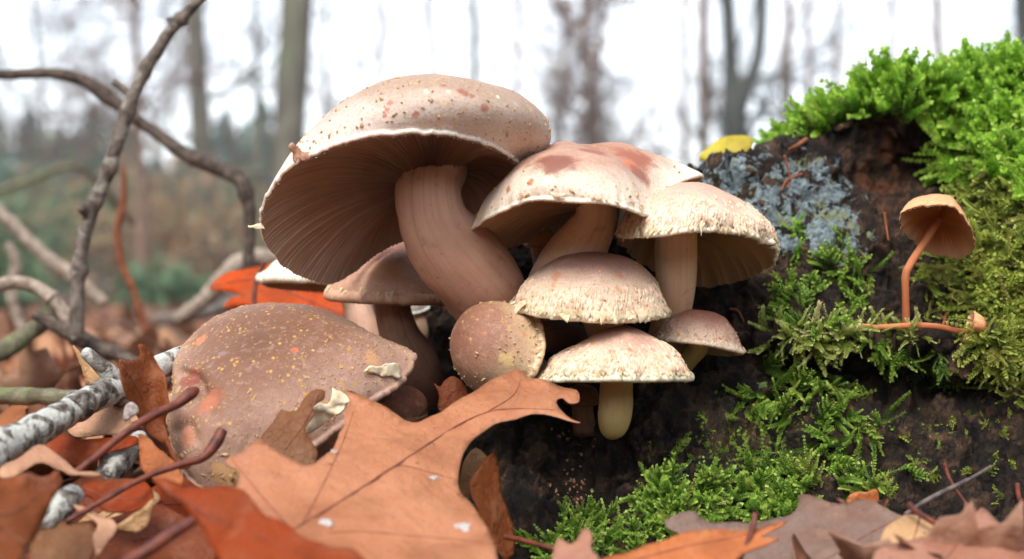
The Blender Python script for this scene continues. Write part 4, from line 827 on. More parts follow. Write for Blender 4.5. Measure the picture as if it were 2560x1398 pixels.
leaf('dark rusty leaf with toothed rim under the long red stalks', c7_([(470, 960), (600, 955), (700, 935), (800, 960), (860, 1010), (870, 1060), (780, 1120), (690, 1150), (600, 1130), (500, 1060), (420, 1000)]), lambda x, y: .362-.0001*(y-1210), M_ora, [c7_([(440, 980), (650, 1060), (840, 1040)])], step=16, seed=25, crinkle=.003,
     stalks=[[(165, 1305, .345, 7), (260, 1250, .350, 7), (360, 1195, .356, 7.5), (440, 1165, .360, 9), (505, 1145, .363, 12), (538, 1110, .365, 15), (556, 1076, .367, 14)]])
leaf('brown leaf with grey stain curling by the chewed mushroom foot', c7_([(780, 690), (850, 720), (930, 790), (1000, 870), (1040, 960), (980, 1010), (900, 960), (830, 880), (790, 800)]), lambda x, y: .378-.00006*(y-1120), M_sal, [], step=14, seed=26, crinkle=.003)
leaf('dim brown leaf lying beneath the rust one', c7_([(180, 1220), (330, 1180), (480, 1190), (560, 1260), (520, 1380), (420, 1480), (200, 1480), (150, 1350)]), lambda x, y: .345-.0001*(y-1330), M_olv, [], step=20, seed=27, crinkle=.003,
     stalks=[[(310, 1410, .30, 16), (370, 1375, .303, 16), (430, 1335, .306, 15), (486, 1300, .309, 13)]])

leaf('dark brown leaf lying flat in the gap of the litter', [(60, 1400), (120, 1330), (200, 1300), (300, 1290), (380, 1270), (470, 1290), (560, 1330), (520, 1400), (420, 1440), (240, 1460), (100, 1450)], lambda x, y: .372-(y-1290)*.00012, M_drk, [[(80, 1420), (280, 1360), (520, 1320)]], step=22, seed=31, crinkle=.004)
leaf('rusty curled leaf half under the dark brown one', [(330, 1250), (400, 1215), (470, 1200), (540, 1225), (600, 1260), (590, 1330), (500, 1350), (400, 1320), (350, 1290)], lambda x, y: .388-(y-1230)*.00010, M_ora, [[(340, 1270), (460, 1260), (590, 1290)]], step=18, seed=32, crinkle=.004)
leaf('tan leaf edge showing under the lichen stick end', [(180, 1330), (230, 1270), (300, 1240), (360, 1230), (400, 1260), (340, 1300), (280, 1340), (220, 1370)], lambda x, y: .382-(y-1240)*.00010, M_bei, [[(190, 1340), (290, 1280), (390, 1250)]], step=16, seed=33, crinkle=.003)
leaf('deep brown leaf folded below the long red stalks', [(-40, 1260), (40, 1230), (140, 1215), (230, 1200), (300, 1230), (250, 1290), (140, 1320), (20, 1330), (-50, 1310)], lambda x, y: .386-(y-1210)*.00012, M_drk, [[(-30, 1290), (120, 1260), (290, 1225)]], step=20, seed=34, crinkle=.004)
# ------------------------------------------------------------------ loose litter
def oak_blade(seed, n_side=4, wide=.34):
    """outline of a red-oak leaf (length 1 along +y), triangulated and curled"""
    r = np.random.default_rng(seed); side = [[], []]
    for sgn in (0, 1):
        q = [(.012, .03), (.10*r.uniform(.7, 1.2), .10)]
        for k in range(n_side):
            yc = .16+.66*k/n_side+r.normal()*.012; w = wide*(.55+.9*math.sin(math.pi*(.22+.62*k/n_side)))*r.uniform(.85, 1.1)*.75
            q += [(w*.62, yc+.02), (w*.86, yc+.075), (w, yc+.15), (w*.80, yc+.135), (w*.72, yc+.175), (w*.42, yc+.155), (.06+.04*r.random(), yc+.17)]
        q += [(.10, .90), (.05, .93)]
        side[sgn] = q
    o = [(x, y) for x, y in side[0]]+[(0.0, 1.02)]+[(-x, y) for x, y in reversed(side[1])]
    o = np.array(o); keep = [0]
    for k in range(1, len(o)):
        if np.linalg.norm(o[k]-o[keep[-1]]) > .012: keep.append(k)
    o = o[keep]
    g1, g2 = np.meshgrid(np.arange(-.5, .5, .07), np.arange(.05, 1, .07)); q = np.stack([g1.ravel(), g2.ravel()], -1)+r.normal(size=(g1.size, 2))*.008
    q = q[in_poly(q, o)]; q = q[np.min(((q[:, None]-o[None])**2).sum(-1), 1) > .02**2]
    mr = np.column_stack([np.zeros(9), np.linspace(.08, .92, 9)]); q = np.vstack([q, mr])
    res = geometry.delaunay_2d_cdt([Vector(p) for p in np.vstack([o, q])], [], [list(range(len(o)))], 1, 1e-5)
    P2 = np.array([tuple(p) for p in res[0]]); T = np.array([f for f in res[2] if len(f) == 3])
    x, y = P2[:, 0], P2[:, 1]-.5
    cu, cl, tw = r.uniform(-.9, 1.3), r.uniform(-.8, .8), r.uniform(-.8, .8)
    z = cu*x*x*1.6+cl*y*y*.9+tw*x*y+.10*np.abs(x)*r.uniform(-1, 1.5)
    P = np.stack([x*(1-.3*abs(cu)*np.abs(x)), y*(1-.2*abs(cl)*np.abs(y)), z], -1)
    P[:, 2] += .05*fbm(P*5+seed, 3)
    P[:, 2] -= np.median(P[:, 2])
    return P, T
def blade_mesh(seed, L, thick=.0004):
    P, T = oak_blade(seed, 3+seed % 3, .28+.03*(seed % 4)); P = P*L
    fn = np.cross(P[T[:, 1]]-P[T[:, 0]], P[T[:, 2]]-P[T[:, 0]]); 
    if fn[:, 2].sum() < 0: T = T[:, ::-1]; fn = -fn
    nn = np.zeros_like(P)
    for k in range(3): np.add.at(nn, T[:, k], fn)
    nn = unit(nn); m = len(P); ed = {(t[k], t[(k+1) % 3]) for t in T for k in range(3)}
    bd = np.array([e_ for e_ in ed if (e_[1], e_[0]) not in ed]); sd = np.stack([bd[:, 1], bd[:, 0], bd[:, 0]+m, bd[:, 1]+m], -1)
    me = mesh_np('oak_leaf', np.vstack([P, P-nn*thick]), [np.vstack([T, T[:, ::-1]+m]), sd], mi=np.concatenate([np.zeros(len(T)), np.ones(len(T)+len(sd))]))
    me.materials.append(ML); me.materials.append(MLu)
    q = cr(np.array([(0, -.66, .03), (.015, -.55, .02), (0, -.44, .0)]) * L, 10); sv = P[np.argsort(np.abs(P[:, 0])+1e-3*0)[:14]]; sv = sv[np.argsort(sv[:, 1])]
    line = np.vstack([q[:-1], cr(sv[::2]+np.array((0, 0, .0003)), 14)]); V, Fq, uv = tube_arrays(line, np.linspace(.0007, .00025, len(line)), 6)
    st = mesh_np('midrib', V, Fq, uv); st.materials.append(M_pet)
    return me, st
BL = [blade_mesh(k, .085+.012*(k % 5)) for k in range(12)]
LEAFCOL = [('dark brown', lin(80, 44, 24)), ('rust brown', lin(134, 62, 22)), ('tan', lin(172, 106, 62)), ('deep orange', lin(142, 62, 20)), ('pale beige', lin(188, 142, 104)), ('grey-brown', lin(112, 80, 58))]
def dress(o, where, group, r):
    k = int(r.integers(0, 6)); nm, c_ = LEAFCOL[k]; j = r.uniform(.85, 1.15); o.color = (min(1, c_[0]*j), min(1, c_[1]*j*r.uniform(.94, 1.06)), min(1, c_[2]*j), 1)
    sz = 'small ' if o.scale[0] < .8 else 'large ' if o.scale[0] > .98 else ''
    tag(o, sz+nm+' dead oak leaf '+where, 'leaf', group)
def place_leaf(x, y, z, rot, k, sc=1.0, parts=True, name='oak_leaf'):
    me, st = BL[k]; o = bpy.data.objects.new(name, me); col.objects.link(o); o.location = (x, y, z); o.rotation_euler = rot; o.scale = (sc,)*3
    if parts:
        c_ = bpy.data.objects.new('midrib', st); col.objects.link(c_); c_.parent = o
    return o
r = np.random.default_rng(21); cnt = 0
while cnt < 210:
    u_ = r.random(); d = .33+1.6*u_**1.7; px = r.uniform(-350, 1300); x = d*(px-1280)/F
    if d < .54 and px > 60: continue
    if d < .46 and px > -420: continue
    if d < .56 and px > 900: continue
    if d < .41 and px > 300: continue
    z = float(ground_h(np.array([x]), np.array([d]))[0])+r.uniform(.0, .010 if d < .44 else .026)
    tilt = .28 if d < .5 else .4
    o = place_leaf(x, d, z, (r.normal()*tilt, r.normal()*tilt, r.uniform(0, 6.28)), int(r.integers(0, 12)), r.uniform(.65, 1.1), d < .9)
    where, grp = ('loose in the litter among the branches', 'loose leaves of the near litter') if d < .5 else ('in the litter round the twigs', 'leaves of the farther litter') if d < .85 else ('of the blurred litter beyond the twigs', 'leaves of the farthest litter')
    dress(o, where, grp, r); cnt += 1
# litter beside and behind the log, out of the lens's main view
for k in range(30):
    d = r.uniform(.30, .42) if k < 14 else r.uniform(.75, 1.4); px = r.uniform(2000, 3000)
    if k < 14: z = r.uniform(-.004, .004)
    else: z = r.uniform(0, .02)
    if k < 14 and d > .36: d = .35
    x = d*(px-1280)/F
    if CH-z < .02: continue
    o = place_leaf(x, d, z, (r.normal()*.2, r.normal()*.2, r.uniform(0, 6.28)), int(r.integers(0, 12)), r.uniform(.6, 1))
    dress(o, 'on the ground at the foot of the mossy log' if k < 14 else 'on the ground behind the mossy log', 'leaves round the log', r)
# farther litter: thousands of leaves that read as one brown carpet
Vs, Fs, off = [], [], 0; P_, T_ = oak_blade(3); keep = T_
n = 2600; yy = np.geomspace(1.7, 14, n)*r.uniform(.9, 1.1, n); xx = yy*r.uniform(-.55, .45, n); zz = ground_h(xx, yy)+r.uniform(.0, .02, n)
sm = np.array([(-.3, -.2, 0), (.0, -.5, .04), (.32, -.15, .06), (.22, .25, 0), (0, .5, .05), (-.25, .2, .06)])
fm = np.array([(0, 1, 2), (0, 2, 3), (0, 3, 5), (3, 4, 5)])
for k in range(n):
    m_ = np.array(Matrix.Rotation(r.uniform(0, 6.28), 3, 'Z') @ Matrix.Rotation(r.normal()*.4, 3, 'X')); Vs.append(sm@m_.T*r.uniform(.07, .13)+(xx[k], yy[k], zz[k])); Fs.append(fm+off); off += 6
k = 0
while k < 260:                                    # flat leaves covering the soil at the near side and out to the left
    x_, y_ = r.uniform(-.9, .6), r.uniform(.05, .9)
    px_ = 1280+x_/y_*F
    if (x_ > -.03 and y_ > .36) or (y_ > .44 and px_ > -300): continue
    if y_ > .30 and -300 < px_ < 2700 and y_ < .44: hz_ = .002
    else: hz_ = .008
    P_, T_ = oak_blade(60+k % 6, 3+k % 3); m_ = np.array(Matrix.Rotation(r.uniform(0, 6.28), 3, 'Z') @ Matrix.Rotation(r.normal()*.06, 3, 'X'))
    q_ = (P_*np.array((1, 1, .22)))@m_.T*r.uniform(.06, .11)+(x_, y_, float(ground_h(np.array([x_]), np.array([y_]))[0])+.004+r.uniform(0, hz_))
    Vs.append(q_); Fs.append(T_+off); off += len(q_); k += 1
s = NT('carpet_leaf'); gi = s.n('ShaderNodeNewGeometry').outputs['Random Per Island']; c = s.mix(.55, s.ramp(gi, LP), lin(116, 98, 82)); MC = s.finish(c, .6, None, .3, transl=.2)
tag(obj('leaf_litter', mesh_np('leaf_litter', np.vstack(Vs), np.vstack(Fs), smooth=False), MC), 'brown carpet of fallen leaves running back into the wood', 'leaf litter', None, 'stuff')

# ------------------------------------------------------------------ twigs and branches on the ground
B_grey = bark_mat('twig_grey', lin(84, 74, 68), lin(128, 116, 106), lin(150, 146, 134), 260); B_dark = bark_mat('twig_dark', lin(62, 52, 46), lin(104, 90, 80), None, 260)
B_pale = bark_mat('twig_pale', lin(128, 112, 98), lin(176, 160, 144), None, 220); B_lich = bark_mat('branch_lichen', lin(62, 54, 48), lin(146, 140, 132), lin(190, 190, 182), 330, patch=.44, bd=.0025)
B_moss = bark_mat('branch_mossy', lin(96, 90, 72), lin(128, 124, 100), lin(110, 122, 72), 200); B_rust = bark_mat('twig_rust', lin(112, 64, 42), lin(146, 88, 60), None, 220)
def twig(label, pts, mat, knots=(), stubs=(), name='twig', n=70, cat='twig', bump=.16):
    A = np.array([list(W(p[0], p[1], p[2]))+[PX(p[3], p[2])] for p in pts]); S = cr(A, n)
    R_ = np.maximum(S[:, 3], 1e-4)
    for kf, ka in knots:
        i = np.arange(n)/(n-1); R_ = R_*(1+ka*np.exp(-((i-kf)/.012)**2))
    V, Fq, uv = tube_arrays(S[:, :3], R_, 14, bump=bump, freq=140, seed=int(pts[0][0]))
    root = thing(name, S[-1, :3], label, cat, None)
    b = obj('bark', mesh_np('bark', V, Fq, uv), mat, root)
    for st in stubs:
        V, Fq, uv = tube_px(st, 14, 10, bump=bump, freq=160); obj('side_stub', mesh_np('side_stub', V, Fq, uv), mat, root)
    return root
twig('tall grey arching twig with knots rising out of the litter', [(540, -40, .60, 12), (470, 28, .60, 14), (432, 70, .60, 15), (390, 130, .60, 15), (346, 210, .60, 16), (320, 275, .60, 17), (292, 360, .60, 17), (266, 440, .60, 17), (236, 510, .60, 18), (212, 580, .60, 18), (200, 660, .60, 18), (194, 740, .60, 18), (190, 850, .60, 20)], B_grey,
     [(.12, .5), (.30, .3), (.42, .35), (.56, .5), (.66, .3), (.85, .35)], [[(432, 72, .60, 11), (426, 52, .60, 10), (424, 45, .60, 10)], [(325, 235, .60, 10), (300, 215, .60, 9), (284, 204, .60, 9)], [(222, 540, .60, 12), (206, 522, .596, 13), (204, 516, .595, 12)]])
twig('dark drooping twig bowed over behind the tall grey one', [(-60, 190, .72, 12), (40, 186, .72, 13), (130, 184, .72, 14), (215, 205, .72, 16), (300, 268, .72, 15), (400, 340, .72, 16), (480, 395, .71, 19), (560, 428, .71, 20), (600, 448, .70, 20), (620, 505, .70, 17), (626, 570, .70, 15), (620, 660, .70, 14), (618, 800, .70, 14)], B_dark, [(.3, .4), (.72, .3)])
twig('pale bowed twig lying at the edge of the litter', [(-40, 730, .62, 15), (20, 708, .62, 17), (80, 714, .62, 18), (130, 745, .62, 18), (165, 790, .62, 17), (190, 860, .62, 15)], B_pale, [(.6, .4)])
twig('mossy grey stick slanting up from the leaves', [(-40, 900, .60, 24), (30, 862, .61, 24), (80, 826, .62, 23), (125, 796, .63, 20)], B_moss)
twig('dark fallen stick the tall grey twig rises from', [(86, 788, .615, 12), (170, 830, .612, 20), (250, 868, .61, 20), (330, 905, .605, 18), (420, 960, .60, 16)], B_dark)
twig('smooth grey-green stick half buried in litter', [(-40, 988, .50, 22), (60, 990, .50, 22), (140, 994, .50, 21), (260, 1004, .50, 20)], B_moss)
twig('thick lichen-covered white branch with a broken stub', [(-60, 1160, .350, 50), (0, 1118, .360, 47), (80, 1080, .372, 42), (160, 1035, .385, 38), (240, 992, .398, 36), (300, 968, .408, 36), (340, 942, .417, 30), (410, 912, .428, 28), (480, 885, .438, 28), (560, 870, .45, 26)], B_lich, [(.38, .2), (.55, .25), (.66, .2)],
     [[(300, 960, .408, 26), (262, 925, .405, 20), (222, 888, .402, 17), (212, 880, .401, 15)]], 'branch', 80, 'branch', .22)
twig('short lichen branch piece poking out of the leaves', [(262, 1200, .39, 30), (300, 1150, .395, 32), (340, 1105, .40, 28), (352, 1092, .402, 22)], B_lich, name='branch', cat='branch', n=30, bump=.25)
twig('blunt lichen stick end low under the brown leaf', [(110, 1310, .345, 26), (150, 1270, .352, 30), (186, 1232, .358, 26)], B_lich, name='branch', cat='branch', n=30, bump=.25)
twig('pale blurred twig slanting behind the tall grey one', [(-60, 480, .95, 16), (30, 560, .95, 16), (100, 630, .95, 17), (180, 690, .95, 18), (260, 760, .95, 16)], B_pale)
twig('thin upright forked twig behind the mossy stick', [(20, 610, 1.0, 13), (40, 660, 1.0, 14), (30, 740, 1.0, 14), (60, 830, 1.0, 13)], B_pale)
twig('thin rusty upright stalk beyond the twigs', [(310, 415, .85, 6), (308, 500, .85, 9), (293, 580, .85, 10), (305, 660, .85, 10), (335, 730, .85, 9), (365, 830, .85, 9)], B_rust)
twig('pale grey branch lying behind the orange leaf', [(440, 800, .85, 18), (520, 740, .85, 20), (580, 670, .85, 22), (640, 645, .86, 24), (720, 650, .87, 22)], B_pale, name='branch', cat='branch')
twig('greenish thin stick crossing far behind the twigs', [(-40, 490, 1.6, 8), (80, 450, 1.6, 9), (200, 420, 1.6, 8), (330, 560, 1.7, 8)], B_moss)
twig('grey stick lying flat beyond the litter', [(380, 800, 1.3, 16), (470, 790, 1.3, 18), (560, 770, 1.35, 18), (680, 745, 1.4, 16)], B_grey)
# conifer needles and shreds caught on the log
for k, (pts, lab) in enumerate([([(1962, 396), (1968, 425), (1966, 450), (1956, 474)], 'curved rust needle on the grey lichen'), ([(2000, 440), (1975, 458), (1950, 478)], 'straight rust needle crossing the curved one'), ([(2012, 352), (1998, 366), (1982, 378)], 'short orange bark flake near the log top'),
                                ([(2205, 535), (2203, 570), (2208, 600)], 'thin rust needle beside the dark hollow'), ([(2340, 775), (2365, 805), (2390, 865)], 'dry brown stalk leaning by the toppled bonnet'), ([(2372, 740), (2362, 800), (2358, 860)], 'upright dry stalk behind the toppled stem'), ([(2545, 1210), (2546, 1250), (2560, 1280), (2590, 1290)], 'dark red stalk loop at the log end'),
                                ([(1832, 772), (1842, 790), (1850, 812)], 'orange needle above the smallest cap')]):
    q = cr(np.array(pts, float), 14); A = []
    for i, (x, y) in enumerate(q):
        p, nn = log_hit(x, y); p = W(x, y, .45) if p is None else p+nn*.0018
        A.append(p)
    A = np.array(A); A = cr(A[[0, 6, 13]], 16)
    V, Fq, uv = tube_arrays(A, np.linspace(.0005, .0003, 16)*(1.8 if k in (2, 6) else 1), 7)
    tag(obj('needle', mesh_np('needle', V, Fq, uv), B_rust if k != 6 else M_pet), lab, 'needle')

# ------------------------------------------------------------------ the wood behind
TB_grey = bark_mat('trunk_grey', lin(84, 80, 70), lin(118, 112, 98), lin(104, 108, 84), 9, (1, 1, .3), bd=.01); TB_brown = bark_mat('trunk_brown', lin(112, 88, 74), lin(140, 114, 98), None, 9, (1, 1, .3), bd=.01)
TB_dark = bark_mat('trunk_dark', lin(52, 54, 50), lin(78, 80, 74), None, 9, (1, 1, .3), bd=.01); TB_twig = bark_mat('twigs_far', lin(104, 88, 82), lin(138, 118, 108), None, 20)
LF = {}
def foliage_mat(key, a, b, tr=.35):
    s = NT('foliage_'+key); gi = s.n('ShaderNodeNewGeometry').outputs['Random Per Island']; c = s.mix(gi, a, b); LF[key] = s.finish(c, .6, None, .25, transl=tr)
foliage_mat('brown', lin(150, 118, 88), lin(182, 152, 120)); foliage_mat('green', lin(84, 110, 80), lin(120, 140, 106)); foliage_mat('teal', lin(62, 96, 84), lin(102, 134, 120)); foliage_mat('orange', lin(170, 106, 66), lin(196, 150, 108)); foliage_mat('olive', lin(114, 116, 82), lin(146, 144, 108))
def quads(pts, size, r, flat=.0):
    n = len(pts); a = unit(r.normal(size=(n, 3))); b = unit(np.cross(a, unit(r.normal(size=(n, 3))))); s_ = size*r.uniform(.6, 1.3, n)[:, None]
    V = np.stack([pts-a*s_, pts-b*s_*.55, pts+a*s_, pts+b*s_*.55], 1).reshape(-1, 3); return V, np.arange(4*n).reshape(-1, 4)
def grow(P0, d0, L, rad, lvl, r, out, tips, up=.15, deep=3):
    n = 5 if lvl < 2 else 4; P = [P0]; d = d0.copy()
    for k in range(n-1): d = unit(d+r.normal(size=3)*.18+np.array((0, 0, up))); P.append(P[-1]+d*L/(n-1))
    P = np.array(P); out.append(tube_arrays(P, np.linspace(rad, rad*.35, n), 5 if lvl == 0 else 3, caps=False)); tips.append(P[-1]); tips.append(P[-2])
    if lvl >= deep: return
    for k in range((6, 4, 4)[lvl]):
        f = r.uniform(.25, .95)*(n-1); i = int(f); q = P[i]+(P[min(i+1, n-1)]-P[i])*(f-i)
        dd = unit(unit(P[-1]-P[0])*.6+r.normal(size=3)*.75); grow(q, dd, L*r.uniform(.38, .6), rad*.52, lvl+1, r, out, tips, up, deep)
def tree(label, path, d, mat, seed, nb=12, z0=1.0, z1=7, bl=1.4, leaf=None, nleaf=0, lsize=.05, forks=(), group='bare trees of the wood', top=9.0, twig_mat=None, leafz=None):
    """path: (px, py, half width px) up the trunk at depth d, carried on to height top"""
    r = np.random.default_rng(seed+300); A = [list(W(p[0], p[1], d))+[PX(p[2], d)] for p in path]
    gz0 = float(ground_h(np.array([A[0][0]]), np.array([d]))[0]); A[0][2] = min(A[0][2], gz0-.05)
    dirn = unit(np.array(A[-1][:3])-np.array(A[-2][:3])); z_ = A[-1][2]
    while A[-1][2] < top:
        dirn = unit(dirn+np.array((r.normal()*.04, r.normal()*.04, .15))); A.append(list(np.array(A[-1][:3])+dirn*1.5)+[A[-1][3]*.82])
    S = cr(np.array(A), 36); V, Fq, uv = tube_arrays(S[:, :3], S[:, 3], 14, bump=.08, freq=4, seed=seed)
    root = thing('tree', (A[0][0], A[0][1], gz0), label, 'tree', group)
    parts = [(V, Fq, uv)]
    for fk in forks:
        B = [list(W(p[0], p[1], d))+[PX(p[2], d)] for p in fk]; dn = unit(np.array(B[-1][:3])-np.array(B[-2][:3]))
        while B[-1][2] < top*.8: B.append(list(np.array(B[-1][:3])+unit(dn+np.array((0, 0, .3)))*1.2)+[B[-1][3]*.8])
        parts.append(tube_arrays(*(lambda q: (q[:, :3], q[:, 3]))(cr(np.array(B), 24)), 12, bump=.08, freq=4))
    Vt, Ft, ut = join(parts); obj('trunk', mesh_np('trunk', Vt, Ft, ut), mat, root)
    out, tips = [], []
    z0 = min(z0, d*.075) if d > 12 else z0; nb = int(nb*1.5)
    for k in range(nb):
        z = z0+(z1-z0)*((k+r.random())/nb)**1.9; i = int(np.argmin(np.abs(S[:, 2]-z))); a = r.uniform(0, 6.28)
        grow(S[i, :3], unit(np.array((math.cos(a), math.sin(a), r.uniform(.0, .7)))), bl*r.uniform(.5, 1.2), max(S[i, 3]*.28, .017), 0, r, out, tips, .15, 3 if any(w in label for w in ('twigg', 'bushy', 'wavy', 'orange-brown', 'moss', 'straight brown', 'sprawling', 'spindly')) else 2)
    if out:
        Vb, Fb, ub = join(out); cr_ = obj('crown', mesh_np('crown', Vb, Fb, ub), twig_mat or mat, root)
        if nleaf:
            tp = np.array(tips)
            if leafz: tp = tp[(tp[:, 2] > leafz[0]) & (tp[:, 2] < leafz[1])]
            pts = tp[r.integers(0, len(tp), nleaf)]+r.normal(size=(nleaf, 3))*.12; V, Fq = quads(pts, lsize, r)
            obj('foliage', mesh_np('foliage', V, Fq, smooth=False), LF[leaf], cr_, 'stuff')
    return root
tree('stout straight grey trunk with the widest girth', [(728, 790, 44), (722, 600, 43), (724, 300, 42), (738, 100, 42), (745, -60, 41)], 12, TB_grey, 1, 8, 3.0, 9)
tree('slimmer grey trunk leaning slightly beside the stout one', [(515, 800, 38), (512, 600, 34), (502, 330, 27), (490, 100, 24), (484, -60, 23)], 15, TB_grey, 2, 9, 3.4, 9)
tree('dark trunk forking low into a Y', [(1836, 800, 30), (1836, 420, 30), (1838, 330, 30), (1836, 270, 34), (1828, 180, 22), (1822, 60, 20), (1812, -60, 19)], 14, TB_dark, 3, 9, 2.4, 8, forks=[[(1838, 300, 26), (1862, 235, 20), (1888, 170, 18), (1902, 80, 17), (1906, -60, 16)]])
tree('thin straight brown trunk beside the forked one', [(1758, 800, 14), (1760, 400, 14), (1760, 100, 13), (1760, -60, 13)], 16, TB_brown, 4, 8, 2.5, 8)
tree('wavy thin trunk just past the forked one', [(1975, 800, 12), (1966, 420, 12), (1970, 260, 13), (1962, 160, 14), (1972, 60, 11), (1965, -60, 10)], 17, TB_brown, 5, 10, 1.6, 7, twig_mat=TB_twig)
tree('slender grey sapling with sparse twigs behind the largest cap', [(1192, 800, 11), (1190, 400, 11), (1186, 150, 10), (1182, -60, 9)], 22, TB_grey, 6, 10, 2.5, 9, bl=1.2, twig_mat=TB_twig)
tree('twiggy young beech with a few brown leaves behind the stained cap', [(1480, 800, 13), (1478, 420, 12), (1470, 200, 10), (1462, -60, 9)], 15, TB_brown, 7, 30, .9, 4.2, .8, 'brown', 260, .035, twig_mat=TB_twig)
tree('bushy bare sapling with reddish twigs next to the beech', [(1395, 800, 8), (1400, 400, 8), (1410, 100, 7), (1405, -60, 6)], 17, TB_brown, 8, 22, 1.2, 5, .8, twig_mat=TB_twig)
tree('tree carrying the last orange-brown leaves over the beech', [(1480, 800, 8), (1492, 300, 8), (1500, 100, 8), (1510, -60, 8)], 18, TB_brown, 9, 12, 3.0, 6, .8, 'orange', 420, .05, twig_mat=TB_twig, leafz=(2.9, 4.5))
tree('pale slender trunk beyond the moss cushion', [(2350, 800, 12), (2352, 300, 12), (2346, 100, 11), (2342, -60, 11)], 19, TB_brown, 10, 9, 2.6, 8, 1.3, twig_mat=TB_twig)
tree('dark trunk rising past the thickest moss', [(2560, 800, 22), (2562, 200, 22), (2552, -60, 21)], 15, TB_dark, 11, 10, 2.0, 8, 1.4, twig_mat=TB_twig)
tree('faint thin sapling between the wavy trunk and the moss', [(2092, 800, 8), (2090, 300, 8), (2096, -60, 7)], 26, TB_brown, 12, 12, 2, 8, 1.4, twig_mat=TB_twig)
tree('pinkish slim stem standing in the brown undergrowth', [(352, 800, 18), (358, 560, 16), (346, 350, 11), (340, 100, 10), (330, -60, 8)], 11, TB_brown, 13, 10, 1.2, 4.5, .9, twig_mat=TB_twig)
tree('thin dark sapling with sprawling twigs by the conifers', [(330, 800, 7), (336, 300, 7), (340, 100, 6), (345, -60, 6)], 18, TB_grey, 14, 22, 1.8, 6, 1.4, twig_mat=TB_twig)
tree('spindly bare sapling over the conifer tops', [(120, 800, 7), (110, 300, 6), (90, 100, 6), (80, -60, 5)], 20, TB_grey, 15, 26, 2.2, 7, 1.5, twig_mat=TB_twig)
tree('thin grey stem between the two thick trunks', [(640, 800, 9), (642, 300, 8), (640, 100, 7), (638, -60, 7)], 24, TB_grey, 16, 10, 2, 8, 1.4, twig_mat=TB_twig)
tree('sapling with fine side twigs beside the stout trunk', [(835, 800, 6), (820, 400, 6), (812, 200, 5), (815, -60, 5)], 16, TB_brown, 17, 12, 1.0, 5, 1.0, 'orange', 60, .04, twig_mat=TB_twig, leafz=(0, 2.4))
for k, (px_, d_) in enumerate([(-500, 14), (-900, 20), (3000, 14), (3500, 19), (2800, 26), (1720, 30), (1290, 34), (960, 38), (2220, 30), (-250, 26), (1080, 28), (2020, 34)]):
    tree('bare tree deep in the wood, one of many thin pale trunks', [(px_, 800, 9), (px_+random.uniform(-8, 8), 300, 8), (px_+random.uniform(-15, 15), -60, 7)], d_, TB_brown, 40+k, 9, 2, 9, 1.6, twig_mat=TB_twig, group='thin trunks deep in the wood')
def conifer(px, d, h, wd, key, seed, label):
    r = np.random.default_rng(seed+600); b = W(px, HORY+CH*F/d, d); root = thing('conifer', b, label, 'conifer', 'conifers at the edge of the wood')
    V, Fq, uv = tube_arrays(np.array([b+(0, 0, -.05), b+(0, 0, h*.5), b+(0, 0, h)]), np.array([.10, .06, .01])*h/5, 7); obj('trunk', mesh_np('trunk', V, Fq, uv), TB_grey, root)
    n = 1100; t = r.random(n)**.8; a = r.uniform(0, 6.28, n); rad = wd*(1-t)**.85*np.sqrt(r.random(n))*(.75+.35*np.sin(a*5+t*30))
    pts = b+np.stack([rad*np.cos(a), rad*np.sin(a), .15*h+t*.87*h-rad*.25], -1); V, Fq = quads(pts, .16*h/5, r); obj('crown', mesh_np('crown', V, Fq, smooth=False), LF[key], root, 'stuff')
for k, (px_, d_, h_) in enumerate([(-420, 34, 4.6), (-250, 36, 5), (-120, 33, 4.4), (-20, 36, 4.7), (75, 35, 4.4), (150, 38, 4.3), (235, 34, 4.4), (310, 37, 4.5), (390, 40, 3.9), (455, 42, 4.1), (560, 40, 4.9), (610, 44, 5.0), (655, 40, 5.2), (-60, 30, 3.6), (190, 30, 3.3)]):
    conifer(px_, d_, h_, h_*.42, 'teal' if k % 3 else 'green', k, ('tall ' if h_ > 4.8 else 'low ' if h_ < 4 else '')+('blue-green' if k % 3 else 'dull green')+' hazy conifer in the row behind the twigs')
def bush(px, d, wd, h, key, n, seed, label):
    r = np.random.default_rng(seed+800); b = W(px, HORY+CH*F/d, d); root = thing('bush', b, label, 'bush', 'undergrowth of the wood'); out, tips = [], []
    for k in range(7): grow(b+np.array((r.normal()*wd*.2, r.normal()*wd*.2, -.03)), unit(np.array((r.normal()*.6, r.normal()*.6, 1))), h*.55, .012*h, 1, r, out, tips)
    V, Fq, uv = join(out); obj('stems', mesh_np('stems', V, Fq, uv), TB_twig, root, 'stuff')
    q = r.normal(size=(n, 3))*np.array((wd*.45, wd*.35, h*.26))+np.array((0, 0, h*.5)); q = q[q[:, 2] > .02]; q = q[fbm(q*1.6+seed, 2) > -.25]; V, Fq = quads(b+q, .055, r); obj('foliage', mesh_np('foliage', V, Fq, smooth=False), LF[key], root, 'stuff')
